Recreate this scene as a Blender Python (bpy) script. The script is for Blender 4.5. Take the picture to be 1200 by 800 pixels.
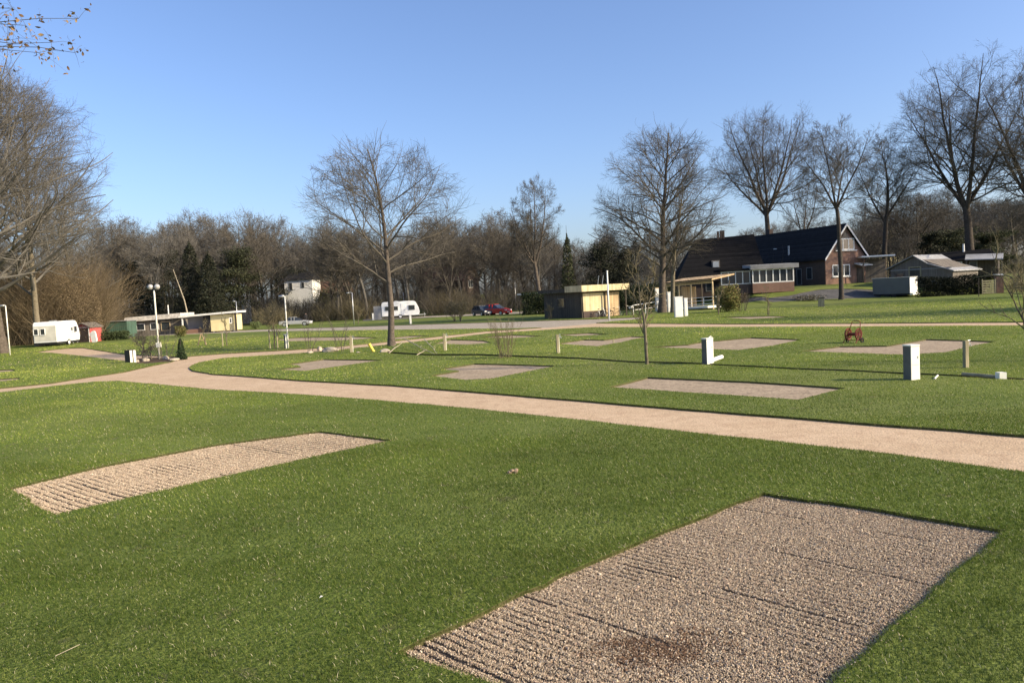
import bpy, bmesh, math, random
import numpy as np
from mathutils import Vector, Matrix
from mathutils.geometry import delaunay_2d_cdt

for _o in list(bpy.data.objects): bpy.data.objects.remove(_o)
S = bpy.context.scene
C = S.collection
R = math.radians
random.seed(7)

# ------------------------------------------------------------------ camera
CAM = Vector((0, 0, 2.85)); F = 880.0
PITCH, ROLL = R(3.55), R(3.0)
f_ = Vector((0, math.cos(PITCH), -math.sin(PITCH)))
r0 = Vector((1, 0, 0)); u0 = Vector((0, math.sin(PITCH), math.cos(PITCH)))
r_ = math.cos(ROLL)*r0 - math.sin(ROLL)*u0
u_ = math.cos(ROLL)*u0 + math.sin(ROLL)*r0
cam_d = bpy.data.cameras.new('camera'); cam = bpy.data.objects.new('camera', cam_d); C.objects.link(cam)
M3 = Matrix((r_, u_, -f_)).transposed()
cam.matrix_world = Matrix.Translation(CAM) @ M3.to_4x4()
cam_d.sensor_width = 36; cam_d.lens = F/1200*36; cam_d.clip_end = 5000; cam_d.clip_start = 0.1
S.camera = cam

# ------------------------------------------------------------------ sky and sun
SUN_EL, SUN_AZ = R(27), R(-20)             # azimuth from +X, negative = towards the camera side
w = bpy.data.worlds.new('World'); S.world = w; w.use_nodes = True
nt = w.node_tree; bg = nt.nodes['Background']
sky = nt.nodes.new('ShaderNodeTexSky'); sky.sky_type = 'NISHITA'; sky.sun_disc = False
sky.sun_elevation = SUN_EL; sky.sun_rotation = R(90)-SUN_AZ
sky.air_density = 1.0; sky.dust_density = 1.8; sky.ozone_density = 4.8; sky.altitude = 0
wb = nt.nodes.new('ShaderNodeVectorMath'); wb.operation = 'MULTIPLY'; wb.inputs[1].default_value = (1.04, 0.97, 1.02)   # camera white balance
nt.links.new(sky.outputs[0], wb.inputs[0]); nt.links.new(wb.outputs[0], bg.inputs[0]); bg.inputs[1].default_value = 0.15
sl = bpy.data.lights.new('sun', 'SUN'); sl.energy = 4.9; sl.angle = R(0.55); sl.color = (1, 0.84, 0.60)
so = bpy.data.objects.new('sun', sl); C.objects.link(so)
sd = Vector((math.cos(SUN_AZ)*math.cos(SUN_EL), math.sin(SUN_AZ)*math.cos(SUN_EL), math.sin(SUN_EL)))
so.rotation_euler = sd.to_track_quat('Z', 'Y').to_euler(); so.location = sd*60
S.view_settings.view_transform = 'Standard'; S.view_settings.look = 'None'
S.view_settings.exposure = 0.6; S.view_settings.gamma = 1; S.view_settings.use_curve_mapping = False
S.cycles.max_bounces = 5; S.cycles.diffuse_bounces = 2; S.cycles.transparent_max_bounces = 8

# ------------------------------------------------------------------ terrain and pixel helpers
def sstep(a, b, t):
    t = min(1, max(0, (t-a)/(b-a))); return t*t*(3-2*t)
def terr(x, y):
    if y < 60: return 0.0
    a = x/y
    k = sstep(0.18, 0.34, a); d0 = 128 - 36*k
    return (0.95+0.95*k)*sstep(d0, d0+17-8*k, y) + 3.0*sstep(160, 420, y)
def at(px, py):
    """point of the ground seen at a pixel of the photograph"""
    d = f_ + (px-600)/F*r_ - (py-400)/F*u_
    t0 = -CAM.z/d.z if d.z < -1e-4 else 400.0        # flat ground first
    if t0*d.y < 60: p = CAM + d*t0; return Vector((p.x, p.y, 0.0))
    a, b = 55/d.y, min(t0, 400/d.y); t = a
    while t < b:
        p = CAM + d*t
        if p.z <= terr(p.x, p.y): break
        t += 0.5/d.y
    lo, hi = t-0.5/d.y, t
    for _ in range(20):
        m = (lo+hi)/2; p = CAM + d*m
        if p.z <= terr(p.x, p.y): hi = m
        else: lo = m
    p = CAM + d*hi
    return Vector((p.x, p.y, terr(p.x, p.y)))
def gp(px, D, z=None):
    """ground point at distance D under image column px"""
    px = float(px); D = float(D)
    zz = terr(0, D) if z is None else z
    k = (px-600)/F
    X = 0
    for _ in range(4):
        v = r_ - k*f_
        X = -(v.y*D + v.z*(zz-CAM.z))/v.x
        if z is None: zz = terr(X, D)
    return Vector((X, D, zz))
def hz(p, py):
    """height above p whose image row is py"""
    k = -(py-400)/F
    v = u_ - k*f_
    z = -(v.x*(p.x-CAM.x) + v.y*p.y)/v.z + CAM.z
    return z - p.z

def vr(px, deg):
    """turn (radians) of a thing whose front is turned deg from the line of sight at image column px"""
    return R(deg) - math.atan((px-600)/F)

# ------------------------------------------------------------------ materials
def mat(name, col, rough=0.8, var=0.18, scale=3.0, bump=0.0, bscale=40.0, spec=0.3, metal=0.0, col2=None, coord='Object', detail=4, stretch=None):
    m = bpy.data.materials.new(name); m.use_nodes = True
    t = m.node_tree; b = t.nodes['Principled BSDF']
    b.inputs['Roughness'].default_value = rough; b.inputs['Specular IOR Level'].default_value = spec
    b.inputs['Metallic'].default_value = metal
    tc = t.nodes.new('ShaderNodeTexCoord')
    src = tc.outputs[coord]
    if stretch:
        mp = t.nodes.new('ShaderNodeMapping'); mp.inputs['Scale'].default_value = stretch
        t.links.new(src, mp.inputs[0]); src = mp.outputs[0]
    n = t.nodes.new('ShaderNodeTexNoise'); n.inputs['Scale'].default_value = scale; n.inputs['Detail'].default_value = detail
    t.links.new(src, n.inputs['Vector'])
    mr = t.nodes.new('ShaderNodeMapRange'); mr.inputs[1].default_value = 0.3; mr.inputs[2].default_value = 0.7
    t.links.new(n.outputs[0], mr.inputs[0])
    mx = t.nodes.new('ShaderNodeMix'); mx.data_type = 'RGBA'
    c2 = col2 if col2 else tuple(c*(1-var) for c in col)
    c1 = col if col2 else tuple(min(1, c*(1+var*0.6)) for c in col)
    mx.inputs[6].default_value = (*c2, 1); mx.inputs[7].default_value = (*c1, 1)
    t.links.new(mr.outputs[0], mx.inputs[0]); t.links.new(mx.outputs[2], b.inputs['Base Color'])
    if bump:
        n2 = t.nodes.new('ShaderNodeTexNoise'); n2.inputs['Scale'].default_value = bscale; n2.inputs['Detail'].default_value = 6
        t.links.new(src, n2.inputs['Vector'])
        bp = t.nodes.new('ShaderNodeBump'); bp.inputs['Strength'].default_value = bump; bp.inputs['Distance'].default_value = 0.02
        t.links.new(n2.outputs[0], bp.inputs['Height']); t.links.new(bp.outputs[0], b.inputs['Normal'])
    return m
def brick_mat(name, c1, c2, mortar, sc=1.0, axis='xz'):
    m = bpy.data.materials.new(name); m.use_nodes = True
    t = m.node_tree; b = t.nodes['Principled BSDF']; b.inputs['Roughness'].default_value = 0.9
    tc = t.nodes.new('ShaderNodeTexCoord'); sp = t.nodes.new('ShaderNodeSeparateXYZ'); cb = t.nodes.new('ShaderNodeCombineXYZ')
    ad = t.nodes.new('ShaderNodeMath'); ad.operation = 'ADD'
    t.links.new(tc.outputs['Object'], sp.inputs[0]); t.links.new(sp.outputs[0], ad.inputs[0]); t.links.new(sp.outputs[1], ad.inputs[1])
    t.links.new(ad.outputs[0], cb.inputs[0]); t.links.new(sp.outputs[2], cb.inputs[1])
    br = t.nodes.new('ShaderNodeTexBrick'); br.inputs['Scale'].default_value = sc
    br.inputs['Color1'].default_value = (*c1, 1); br.inputs['Color2'].default_value = (*c2, 1); br.inputs['Mortar'].default_value = (*mortar, 1)
    br.inputs['Brick Width'].default_value = 0.22; br.inputs['Row Height'].default_value = 0.07; br.inputs['Mortar Size'].default_value = 0.008
    t.links.new(cb.outputs[0], br.inputs['Vector'])
    n = t.nodes.new('ShaderNodeTexNoise'); n.inputs['Scale'].default_value = 0.9; t.links.new(tc.outputs['Object'], n.inputs['Vector'])
    mx = t.nodes.new('ShaderNodeMix'); mx.data_type = 'RGBA'; mx.blend_type = 'MULTIPLY'; mx.inputs[0].default_value = 0.5
    t.links.new(br.outputs[0], mx.inputs[6]); t.links.new(n.outputs[0], mx.inputs[7]); t.links.new(mx.outputs[2], b.inputs['Base Color'])
    return m
def stripe_mat(name, c1, c2, freq, axis=2, rough=0.8, sharp=0.12, spec=0.3):
    """boards / tiles: thin darker joints along one object axis, each course its own tone"""
    m = bpy.data.materials.new(name); m.use_nodes = True
    t = m.node_tree; b = t.nodes['Principled BSDF']; b.inputs['Roughness'].default_value = rough; b.inputs['Specular IOR Level'].default_value = spec
    tc = t.nodes.new('ShaderNodeTexCoord'); sp = t.nodes.new('ShaderNodeSeparateXYZ'); t.links.new(tc.outputs['Object'], sp.inputs[0])
    src = sp.outputs[axis] if axis < 3 else None
    if src is None:
        a = t.nodes.new('ShaderNodeMath'); a.operation = 'ADD'; t.links.new(sp.outputs[0], a.inputs[0]); t.links.new(sp.outputs[1], a.inputs[1]); src = a.outputs[0]
    mu = t.nodes.new('ShaderNodeMath'); mu.operation = 'MULTIPLY'; mu.inputs[1].default_value = freq; t.links.new(src, mu.inputs[0])
    fr = t.nodes.new('ShaderNodeMath'); fr.operation = 'FRACT'; t.links.new(mu.outputs[0], fr.inputs[0])
    fl = t.nodes.new('ShaderNodeMath'); fl.operation = 'FLOOR'; t.links.new(mu.outputs[0], fl.inputs[0])
    wn = t.nodes.new('ShaderNodeTexWhiteNoise'); wn.noise_dimensions = '1D'; t.links.new(fl.outputs[0], wn.inputs['W'])
    gt = t.nodes.new('ShaderNodeMath'); gt.operation = 'GREATER_THAN'; gt.inputs[1].default_value = sharp; t.links.new(fr.outputs[0], gt.inputs[0])
    n = t.nodes.new('ShaderNodeTexNoise'); n.inputs['Scale'].default_value = 1.7; n.inputs['Detail'].default_value = 6; t.links.new(tc.outputs['Object'], n.inputs['Vector'])
    av = t.nodes.new('ShaderNodeMath'); av.operation = 'ADD'; t.links.new(n.outputs[0], av.inputs[0])
    sc = t.nodes.new('ShaderNodeMath'); sc.operation = 'MULTIPLY'; sc.inputs[1].default_value = 0.5; t.links.new(wn.outputs[0], sc.inputs[0]); t.links.new(sc.outputs[0], av.inputs[1])
    mr = t.nodes.new('ShaderNodeMapRange'); mr.inputs[1].default_value = 0.35; mr.inputs[2].default_value = 1.1; mr.inputs[3].default_value = 0.7; mr.inputs[4].default_value = 1.2; t.links.new(av.outputs[0], mr.inputs[0])
    mx = t.nodes.new('ShaderNodeMix'); mx.data_type = 'RGBA'; mx.inputs[6].default_value = (*c2, 1); mx.inputs[7].default_value = (*c1, 1); t.links.new(gt.outputs[0], mx.inputs[0])
    vm = t.nodes.new('ShaderNodeVectorMath'); vm.operation = 'SCALE'; t.links.new(mx.outputs[2], vm.inputs[0]); t.links.new(mr.outputs[0], vm.inputs['Scale'])
    t.links.new(vm.outputs[0], b.inputs['Base Color'])
    bp = t.nodes.new('ShaderNodeBump'); bp.inputs['Strength'].default_value = 0.5; bp.inputs['Distance'].default_value = 0.02
    t.links.new(gt.outputs[0], bp.inputs['Height']); t.links.new(bp.outputs[0], b.inputs['Normal'])
    return m

def gn(t, kind, **kw):
    n = t.nodes.new(kind)
    for k, v in kw.items():
        if k in n.inputs: n.inputs[k].default_value = v
        else: setattr(n, k, v)
    return n

def lawn_mat():
    m = bpy.data.materials.new('lawn_grass'); m.use_nodes = True
    t = m.node_tree; b = t.nodes['Principled BSDF']; b.inputs['Roughness'].default_value = 0.9; b.inputs['Specular IOR Level'].default_value = 0.15
    g = gn(t, 'ShaderNodeNewGeometry'); L = t.links.new
    def noise(scale, detail=4, stretch=None):
        src = g.outputs['Position']
        if stretch:
            mp = gn(t, 'ShaderNodeMapping'); mp.inputs['Scale'].default_value = stretch; L(src, mp.inputs[0]); src = mp.outputs[0]
        n = gn(t, 'ShaderNodeTexNoise', Scale=scale, Detail=detail); L(src, n.inputs['Vector']); return n.outputs[0]
    def rng(src, a, b_, lo=0, hi=1):
        r = gn(t, 'ShaderNodeMapRange'); r.inputs[1].default_value = a; r.inputs[2].default_value = b_; r.inputs[3].default_value = lo; r.inputs[4].default_value = hi; L(src, r.inputs[0]); return r.outputs[0]
    def mix(fac, a, b_, mode='MIX'):
        x = gn(t, 'ShaderNodeMix', data_type='RGBA'); x.blend_type = mode
        if isinstance(fac, float): x.inputs[0].default_value = fac
        else: L(fac, x.inputs[0])
        for i, v in ((6, a), (7, b_)):
            if isinstance(v, tuple): x.inputs[i].default_value = (*v, 1)
            else: L(v, x.inputs[i])
        return x.outputs[2]
    c = mix(rng(noise(0.16, 6), 0.36, 0.64), (0.090, 0.130, 0.022), (0.165, 0.200, 0.045))
    c = mix(rng(noise(0.9, 5, (0.5, 1.6, 1)), 0.40, 0.72, 0, 0.75), c, (0.075, 0.115, 0.018))
    c = mix(rng(noise(0.05, 3), 0.50, 0.72, 0, 0.55), c, (0.23, 0.215, 0.09))
    c = mix(rng(noise(14, 6), 0.35, 0.75, 0, 0.6), c, (0.19, 0.22, 0.055))
    c = mix(rng(noise(3.1, 8), 0.62, 0.70, 0, 0.55), c, (0.150, 0.125, 0.070))
    L(c, b.inputs['Base Color'])
    bp = gn(t, 'ShaderNodeBump'); bp.inputs['Strength'].default_value = 0.9; bp.inputs['Distance'].default_value = 0.06
    L(noise(22, 8), bp.inputs['Height']); L(bp.outputs[0], b.inputs['Normal'])
    return m

def path_mat(name, c1, c2, c3, fine=140, wheel=None):
    m = bpy.data.materials.new(name); m.use_nodes = True
    t = m.node_tree; b = t.nodes['Principled BSDF']; b.inputs['Roughness'].default_value = 0.95; b.inputs['Specular IOR Level'].default_value = 0.1
    g = gn(t, 'ShaderNodeNewGeometry'); L = t.links.new
    n1 = gn(t, 'ShaderNodeTexNoise', Scale=0.55, Detail=6); n2 = gn(t, 'ShaderNodeTexNoise', Scale=fine*0.35, Detail=6); n3 = gn(t, 'ShaderNodeTexNoise', Scale=2.7, Detail=8)
    vo = gn(t, 'ShaderNodeTexVoronoi', Scale=fine*0.55)
    for n in (n1, n2, n3, vo): L(g.outputs['Position'], n.inputs['Vector'])
    def mr(s, a, b_, hi=1.0):
        r = gn(t, 'ShaderNodeMapRange'); r.inputs[1].default_value = a; r.inputs[2].default_value = b_; r.inputs[4].default_value = hi; L(s, r.inputs[0]); return r.outputs[0]
    def mix(fac, a, b_):
        x = gn(t, 'ShaderNodeMix', data_type='RGBA'); L(fac, x.inputs[0])
        for i, v in ((6, a), (7, b_)):
            if isinstance(v, tuple): x.inputs[i].default_value = (*v, 1)
            else: L(v, x.inputs[i])
        return x.outputs[2]
    c = mix(mr(n1.outputs[0], 0.35, 0.65), c1, c2)
    c = mix(mr(n3.outputs[0], 0.46, 0.70, 0.75), c, c3)
    sp = gn(t, 'ShaderNodeSeparateColor'); L(vo.outputs['Color'], sp.inputs[0])
    c = mix(mr(sp.outputs[0], 0.55, 1.0, 0.55), c, tuple(min(1, v*1.45) for v in c1))
    c = mix(mr(sp.outputs[1], 0.6, 1.0, 0.55), c, tuple(v*0.5 for v in c3))
    L(c, b.inputs['Base Color'])
    bp = gn(t, 'ShaderNodeBump'); bp.inputs['Strength'].default_value = 0.7; bp.inputs['Distance'].default_value = 0.02
    L(n2.outputs[0], bp.inputs['Height']); L(bp.outputs[0], b.inputs['Normal'])
    return m

def attr_mat(name, rough=0.6, spec=0.3, translucent=0.0):
    m = bpy.data.materials.new(name); m.use_nodes = True
    t = m.node_tree; b = t.nodes['Principled BSDF']; b.inputs['Roughness'].default_value = rough; b.inputs['Specular IOR Level'].default_value = spec
    a = gn(t, 'ShaderNodeAttribute'); a.attribute_name = 'tone'; t.links.new(a.outputs['Color'], b.inputs['Base Color'])
    if translucent:
        tr = gn(t, 'ShaderNodeBsdfTranslucent'); t.links.new(a.outputs['Color'], tr.inputs[0])
        mx = gn(t, 'ShaderNodeMixShader'); mx.inputs[0].default_value = translucent
        t.links.new(b.outputs[0], mx.inputs[1]); t.links.new(tr.outputs[0], mx.inputs[2]); t.links.new(mx.outputs[0], t.nodes['Material Output'].inputs[0])
    return m

MT = {
 'lawn': lawn_mat(),
 'path': path_mat('sandy_path_grit', (0.50, 0.37, 0.235), (0.57, 0.43, 0.285), (0.41, 0.285, 0.18), 90),
 'gravel': path_mat('gravel_bed', (0.10, 0.08, 0.06), (0.14, 0.11, 0.08), (0.06, 0.045, 0.035), 60),
 'pitch': path_mat('gravel_pitch_grit', (0.33, 0.262, 0.180), (0.40, 0.318, 0.22), (0.23, 0.18, 0.125), 34),
 'asphalt': path_mat('pale_sandy_road', (0.34, 0.30, 0.235), (0.42, 0.365, 0.29), (0.22, 0.195, 0.155), 50),
 'dark_asphalt': path_mat('dark_asphalt', (0.09, 0.09, 0.09), (0.13, 0.125, 0.12), (0.06, 0.06, 0.06), 50),
 'soil': path_mat('bare_soil', (0.085, 0.06, 0.04), (0.13, 0.09, 0.06), (0.05, 0.035, 0.025), 40),
 'bank': path_mat('earth_bank', (0.075, 0.075, 0.028), (0.12, 0.105, 0.05), (0.05, 0.06, 0.02), 60),
 'stone': attr_mat('gravel_stone', 0.85, 0.25),
 'blade': attr_mat('grass_blade', 0.55, 0.18, 0.35),
 'leaf': attr_mat('dry_leaf', 0.8, 0.15, 0.2),
 'bark': mat('grey_brown_bark', (0.115, 0.095, 0.075), 0.95, 0.4, 6, 0.8, 25, 0.1),
 'bark_dark': mat('dark_bark', (0.075, 0.063, 0.052), 0.95, 0.35, 5, 0.6, 20, 0.1),
 'bark_pale': mat('pale_olive_bark', (0.17, 0.145, 0.10), 0.95, 0.35, 5, 0.6, 20, 0.1),  # paler olive bark tone of some trunks
 'twig': mat('brown_twig', (0.112, 0.099, 0.078), 0.95, 0.3, 0.6, 0, 1, 0.1),
 'twig_gold': mat('golden_brown_twig', (0.20, 0.155, 0.095), 0.95, 0.35, 0.35, 0, 1, 0.1),
 'twig_olive': mat('olive_twig', (0.17, 0.145, 0.085), 0.95, 0.35, 0.35, 0, 1, 0.1),
 'twig_grey': mat('grey_twig', (0.145, 0.134, 0.114), 0.95, 0.3, 0.5, 0, 1, 0.1),
 'needle': mat('dark_conifer_needles', (0.028, 0.045, 0.022), 0.9, 0.4, 1.2, 0, 1, 0.15),
 'needle_mid': mat('olive_conifer_needles', (0.055, 0.066, 0.03), 0.9, 0.4, 1.2, 0, 1, 0.15),
 'hedge': mat('dark_hedge_leaves', (0.03, 0.036, 0.018), 0.9, 0.45, 1.5, 0, 1, 0.15),
 'bush': mat('yellow_green_bush_leaves', (0.17, 0.18, 0.05), 0.9, 0.4, 1.5, 0, 1, 0.15),
 'white': mat('white_paint', (0.78, 0.77, 0.72), 0.5, 0.10, 2.5, 0.05, 20),
 'cream': mat('cream_plastic', (0.80, 0.78, 0.66), 0.45, 0.08, 3, 0.03, 20),
 'pillar_grey': mat('grey_green_pillar_housing', (0.13, 0.125, 0.11), 0.6, 0.15, 5, 0.05, 30),
 'van_white': mat('caravan_white_paint', (0.80, 0.80, 0.77), 0.35, 0.08, 1.2, 0, 1, 0.5),
 'van_grey': mat('caravan_dull_white_panel', (0.60, 0.58, 0.50), 0.5, 0.18, 1.3, 0, 1, 0.4),
 'grey': mat('mid_grey_paint', (0.25, 0.25, 0.24), 0.6, 0.15, 2),
 'galv': mat('galvanised_steel', (0.50, 0.51, 0.50), 0.4, 0.15, 6, 0, 1, 0.5, 0.6),
 'glass': mat('dark_window_glass', (0.035, 0.042, 0.048), 0.08, 0.2, 0.7, 0, 1, 0.6),
 'black': mat('black_rubber', (0.02, 0.02, 0.02), 0.8, 0.2, 6),
 'roof': stripe_mat('dark_roof_tiles', (0.024, 0.024, 0.025), (0.012, 0.012, 0.013), 3.3, 2, 0.9, 0.16, 0.08),
 'roof2': stripe_mat('black_roof_tiles', (0.014, 0.014, 0.015), (0.007, 0.007, 0.008), 3.3, 2, 0.92, 0.16, 0.06),
 'roof_red': stripe_mat('brown_roof_tiles', (0.14, 0.075, 0.05), (0.07, 0.04, 0.03), 3.3, 2, 0.8, 0.16),
 'sheet': stripe_mat('pale_corrugated_sheet', (0.40, 0.40, 0.39), (0.26, 0.26, 0.26), 5, 1, 0.5, 0.3, 0.5),
 'brick': brick_mat('orange_red_brick', (0.30, 0.145, 0.09), (0.23, 0.11, 0.07), (0.27, 0.23, 0.19)),
 'brick_dark': brick_mat('dark_brown_brick', (0.10, 0.06, 0.045), (0.07, 0.045, 0.035), (0.10, 0.09, 0.08)),
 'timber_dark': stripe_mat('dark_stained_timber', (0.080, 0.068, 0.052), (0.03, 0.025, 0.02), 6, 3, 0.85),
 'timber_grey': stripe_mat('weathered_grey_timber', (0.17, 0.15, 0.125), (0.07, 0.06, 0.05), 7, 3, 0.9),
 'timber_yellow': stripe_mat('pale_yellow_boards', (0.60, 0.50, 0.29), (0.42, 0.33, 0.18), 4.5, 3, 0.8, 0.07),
 'timber_tan': stripe_mat('tan_timber_boards', (0.50, 0.36, 0.20), (0.30, 0.20, 0.11), 5, 3, 0.8, 0.08),
 'post': mat('weathered_post_wood', (0.33, 0.29, 0.18), 0.9, 0.35, 8, 0.4, 30, 0.15, stretch=(1, 1, 0.15)),
 'wood': mat('pale_new_wood', (0.56, 0.44, 0.27), 0.85, 0.2, 6, 0.2, 30, 0.2, stretch=(1, 1, 0.2)),
 'yellow_wall': mat('yellow_painted_wall', (0.78, 0.68, 0.38), 0.7, 0.12, 1.2),
 'blue_grey': mat('shaded_porch_wall', (0.24, 0.24, 0.27), 0.8, 0.15, 1.2),
 'green_sheet': stripe_mat('green_metal_cladding', (0.07, 0.125, 0.09), (0.035, 0.065, 0.045), 4, 3, 0.6, 0.2),
 'red_paint': mat('faded_red_paint', (0.48, 0.10, 0.09), 0.6, 0.18, 2),
 'red_metal': mat('worn_red_enamel', (0.17, 0.035, 0.022), 0.7, 0.35, 9),
 'silver_car': mat('silver_car_paint', (0.50, 0.50, 0.49), 0.3, 0.05, 1, 0, 1, 0.5, 0.3),
 'red_car': mat('red_car_paint', (0.52, 0.035, 0.03), 0.25, 0.1, 1, 0, 1, 0.5),
 'blue_car': mat('dark_blue_car_paint', (0.02, 0.024, 0.035), 0.3, 0.1, 1, 0, 1, 0.5),
 'trailer': mat('grey_trailer_panel', (0.13, 0.135, 0.13), 0.6, 0.12, 1.1),
 'yellow_pipe': mat('yellow_plastic_pipe', (0.75, 0.58, 0.08), 0.5, 0.12, 9),
 'rock': mat('pale_field_stone', (0.42, 0.36, 0.27), 0.9, 0.4, 4, 0.8, 12),
 'cloth': mat('black_cloth', (0.02, 0.02, 0.023), 0.95, 0.2, 10),
 'skin': mat('skin', (0.52, 0.33, 0.24), 0.6, 0.05, 10),
 'dead_wood': mat('bleached_dead_wood', (0.42, 0.36, 0.26), 0.9, 0.25, 6),
 'tan_clod': mat('dry_earth_clod', (0.36, 0.26, 0.17), 0.95, 0.45, 14, 0.9, 30),
}

# ------------------------------------------------------------------ object helpers
def tag(o, label=None, cat=None, group=None, kind=None):
    if label: o['label'] = label
    if cat: o['category'] = cat
    if group: o['group'] = group
    if kind: o['kind'] = kind
    return o
def thing(name, label, cat, loc=(0, 0, 0), rotz=0.0, group=None):
    o = bpy.data.objects.new(name, None); C.objects.link(o); o.empty_display_size = 0.3
    o.location = loc; o.rotation_euler = (0, 0, rotz)
    return tag(o, label, cat, group)
def npmesh(name, V, Q, m, parent=None, tones=None, smooth=False):
    """V (n,3) verts, Q (k,3|4) faces or a list of such arrays"""
    me = bpy.data.meshes.new(name)
    V = np.asarray(V, np.float32)
    Qs = [np.asarray(q, np.int32) for q in (Q if isinstance(Q, list) else [Q]) if len(q)]
    nl = sum(q.size for q in Qs); nf = sum(len(q) for q in Qs)
    me.vertices.add(len(V)); me.vertices.foreach_set('co', V.ravel())
    me.loops.add(nl); me.loops.foreach_set('vertex_index', np.concatenate([q.ravel() for q in Qs]))
    st = []; c = 0
    for q in Qs: st.append(c + np.arange(len(q))*q.shape[1]); c += q.size
    me.polygons.add(nf); me.polygons.foreach_set('loop_start', np.concatenate(st).astype(np.int32))
    if tones is not None:
        a = me.color_attributes.new('tone', 'FLOAT_COLOR', 'POINT')
        T = np.ones((len(V), 4), np.float32); T[:, :3] = tones
        a.data.foreach_set('color', T.ravel())
    me.update(calc_edges=True)
    me.polygons.foreach_set('use_smooth', np.full(nf, bool(smooth)))
    me.materials.append(m)
    o = bpy.data.objects.new(name, me); C.objects.link(o)
    if parent: o.parent = parent
    return o
def copy_tree(o, parent=None):
    c = o.copy(); C.objects.link(c)
    if parent: c.parent = parent
    for ch in [q for q in bpy.data.objects if q.parent == o]: copy_tree(ch, c)
    return c

class MB:
    def __init__(s): s.v = []; s.f = []
    def add(s, vs, fs):
        n = len(s.v); s.v += [tuple(v) for v in vs]; s.f += [tuple(i+n for i in f) for f in fs]; return s
    def box(s, x0, x1, y0, y1, z0, z1, rot=None, piv=(0, 0, 0)):
        vs = [(x, y, z) for x in (x0, x1) for y in (y0, y1) for z in (z0, z1)]
        if rot is not None:
            p = Vector(piv); vs = [tuple(rot @ (Vector(v)-p) + p) for v in vs]
        return s.add(vs, [(0, 1, 3, 2), (4, 6, 7, 5), (0, 4, 5, 1), (2, 3, 7, 6), (0, 2, 6, 4), (1, 5, 7, 3)])
    def prism(s, poly, d):
        """poly: list of 3d points (planar), d: extrusion vector"""
        n = len(poly); d = Vector(d)
        vs = [Vector(p) for p in poly] + [Vector(p)+d for p in poly]
        return s.add(vs, [tuple(range(n))[::-1], tuple(range(n, 2*n))] + [(i, (i+1) % n, n+(i+1) % n, n+i) for i in range(n)])
    def tube(s, pts, rads, n=8, cap=True):
        pts = [Vector(p) for p in pts]
        if not hasattr(rads, '__len__'): rads = [rads]*len(pts)
        vs = []; prev = None
        for i, p in enumerate(pts):
            t = (pts[min(i+1, len(pts)-1)] - pts[max(i-1, 0)]).normalized()
            a = prev if prev else (Vector((1, 0, 0)) if abs(t.x) < 0.8 else Vector((0, 1, 0)))
            u = (a - t*a.dot(t)).normalized(); prev = u; v = t.cross(u)
            for k in range(n):
                th = 2*math.pi*k/n; vs.append(p + (u*math.cos(th)+v*math.sin(th))*rads[i])
        fs = [(i*n+k, i*n+(k+1) % n, (i+1)*n+(k+1) % n, (i+1)*n+k) for i in range(len(pts)-1) for k in range(n)]
        if cap: fs += [tuple(range(n))[::-1], tuple(range((len(pts)-1)*n, len(pts)*n))]
        return s.add(vs, fs)
    def ball(s, c, r, n=10, m=7, sq=(1, 1, 1)):
        c = Vector(c); prof = []
        vs = [c+Vector((0, 0, -r*sq[2]))]
        for j in range(1, m):
            ph = -math.pi/2 + math.pi*j/m
            for k in range(n):
                th = 2*math.pi*k/n
                vs.append(c+Vector((math.cos(ph)*math.cos(th)*r*sq[0], math.cos(ph)*math.sin(th)*r*sq[1], math.sin(ph)*r*sq[2])))
        vs.append(c+Vector((0, 0, r*sq[2])))
        fs = [(0, 1+(k+1) % n, 1+k) for k in range(n)]
        for j in range(m-2):
            for k in range(n):
                a = 1+j*n; b = a+n; fs.append((a+k, a+(k+1) % n, b+(k+1) % n, b+k))
        a = 1+(m-2)*n; fs += [(a+k, a+(k+1) % n, len(vs)-1) for k in range(n)]
        return s.add(vs, fs)
    def torus(s, c, R_, r, axis='y', n=20, k=5):
        c = Vector(c); vs = []
        for i in range(n):
            a = 2*math.pi*i/n
            for j in range(k):
                b = 2*math.pi*j/k; q = R_+r*math.cos(b); h = r*math.sin(b)
                if axis == 'y': vs.append(c+Vector((q*math.cos(a), h, q*math.sin(a))))
                else: vs.append(c+Vector((h, q*math.cos(a), q*math.sin(a))))
        return s.add(vs, [(i*k+j, ((i+1) % n)*k+j, ((i+1) % n)*k+(j+1) % k, i*k+(j+1) % k) for i in range(n) for j in range(k)])
    def build(s, name, m, parent=None, bevel=0.0, smooth=False):
        me = bpy.data.meshes.new(name); me.from_pydata(s.v, [], s.f); me.materials.append(m)
        bm = bmesh.new(); bm.from_mesh(me); bmesh.ops.recalc_face_normals(bm, faces=bm.faces)
        if bevel: bmesh.ops.bevel(bm, geom=list(bm.edges), offset=bevel, segments=2, affect='EDGES', profile=0.6)
        bm.to_mesh(me); bm.free()
        if smooth: me.polygons.foreach_set('use_smooth', [True]*len(me.polygons))
        o = bpy.data.objects.new(name, me); C.objects.link(o)
        if parent: o.parent = parent
        return o

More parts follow.
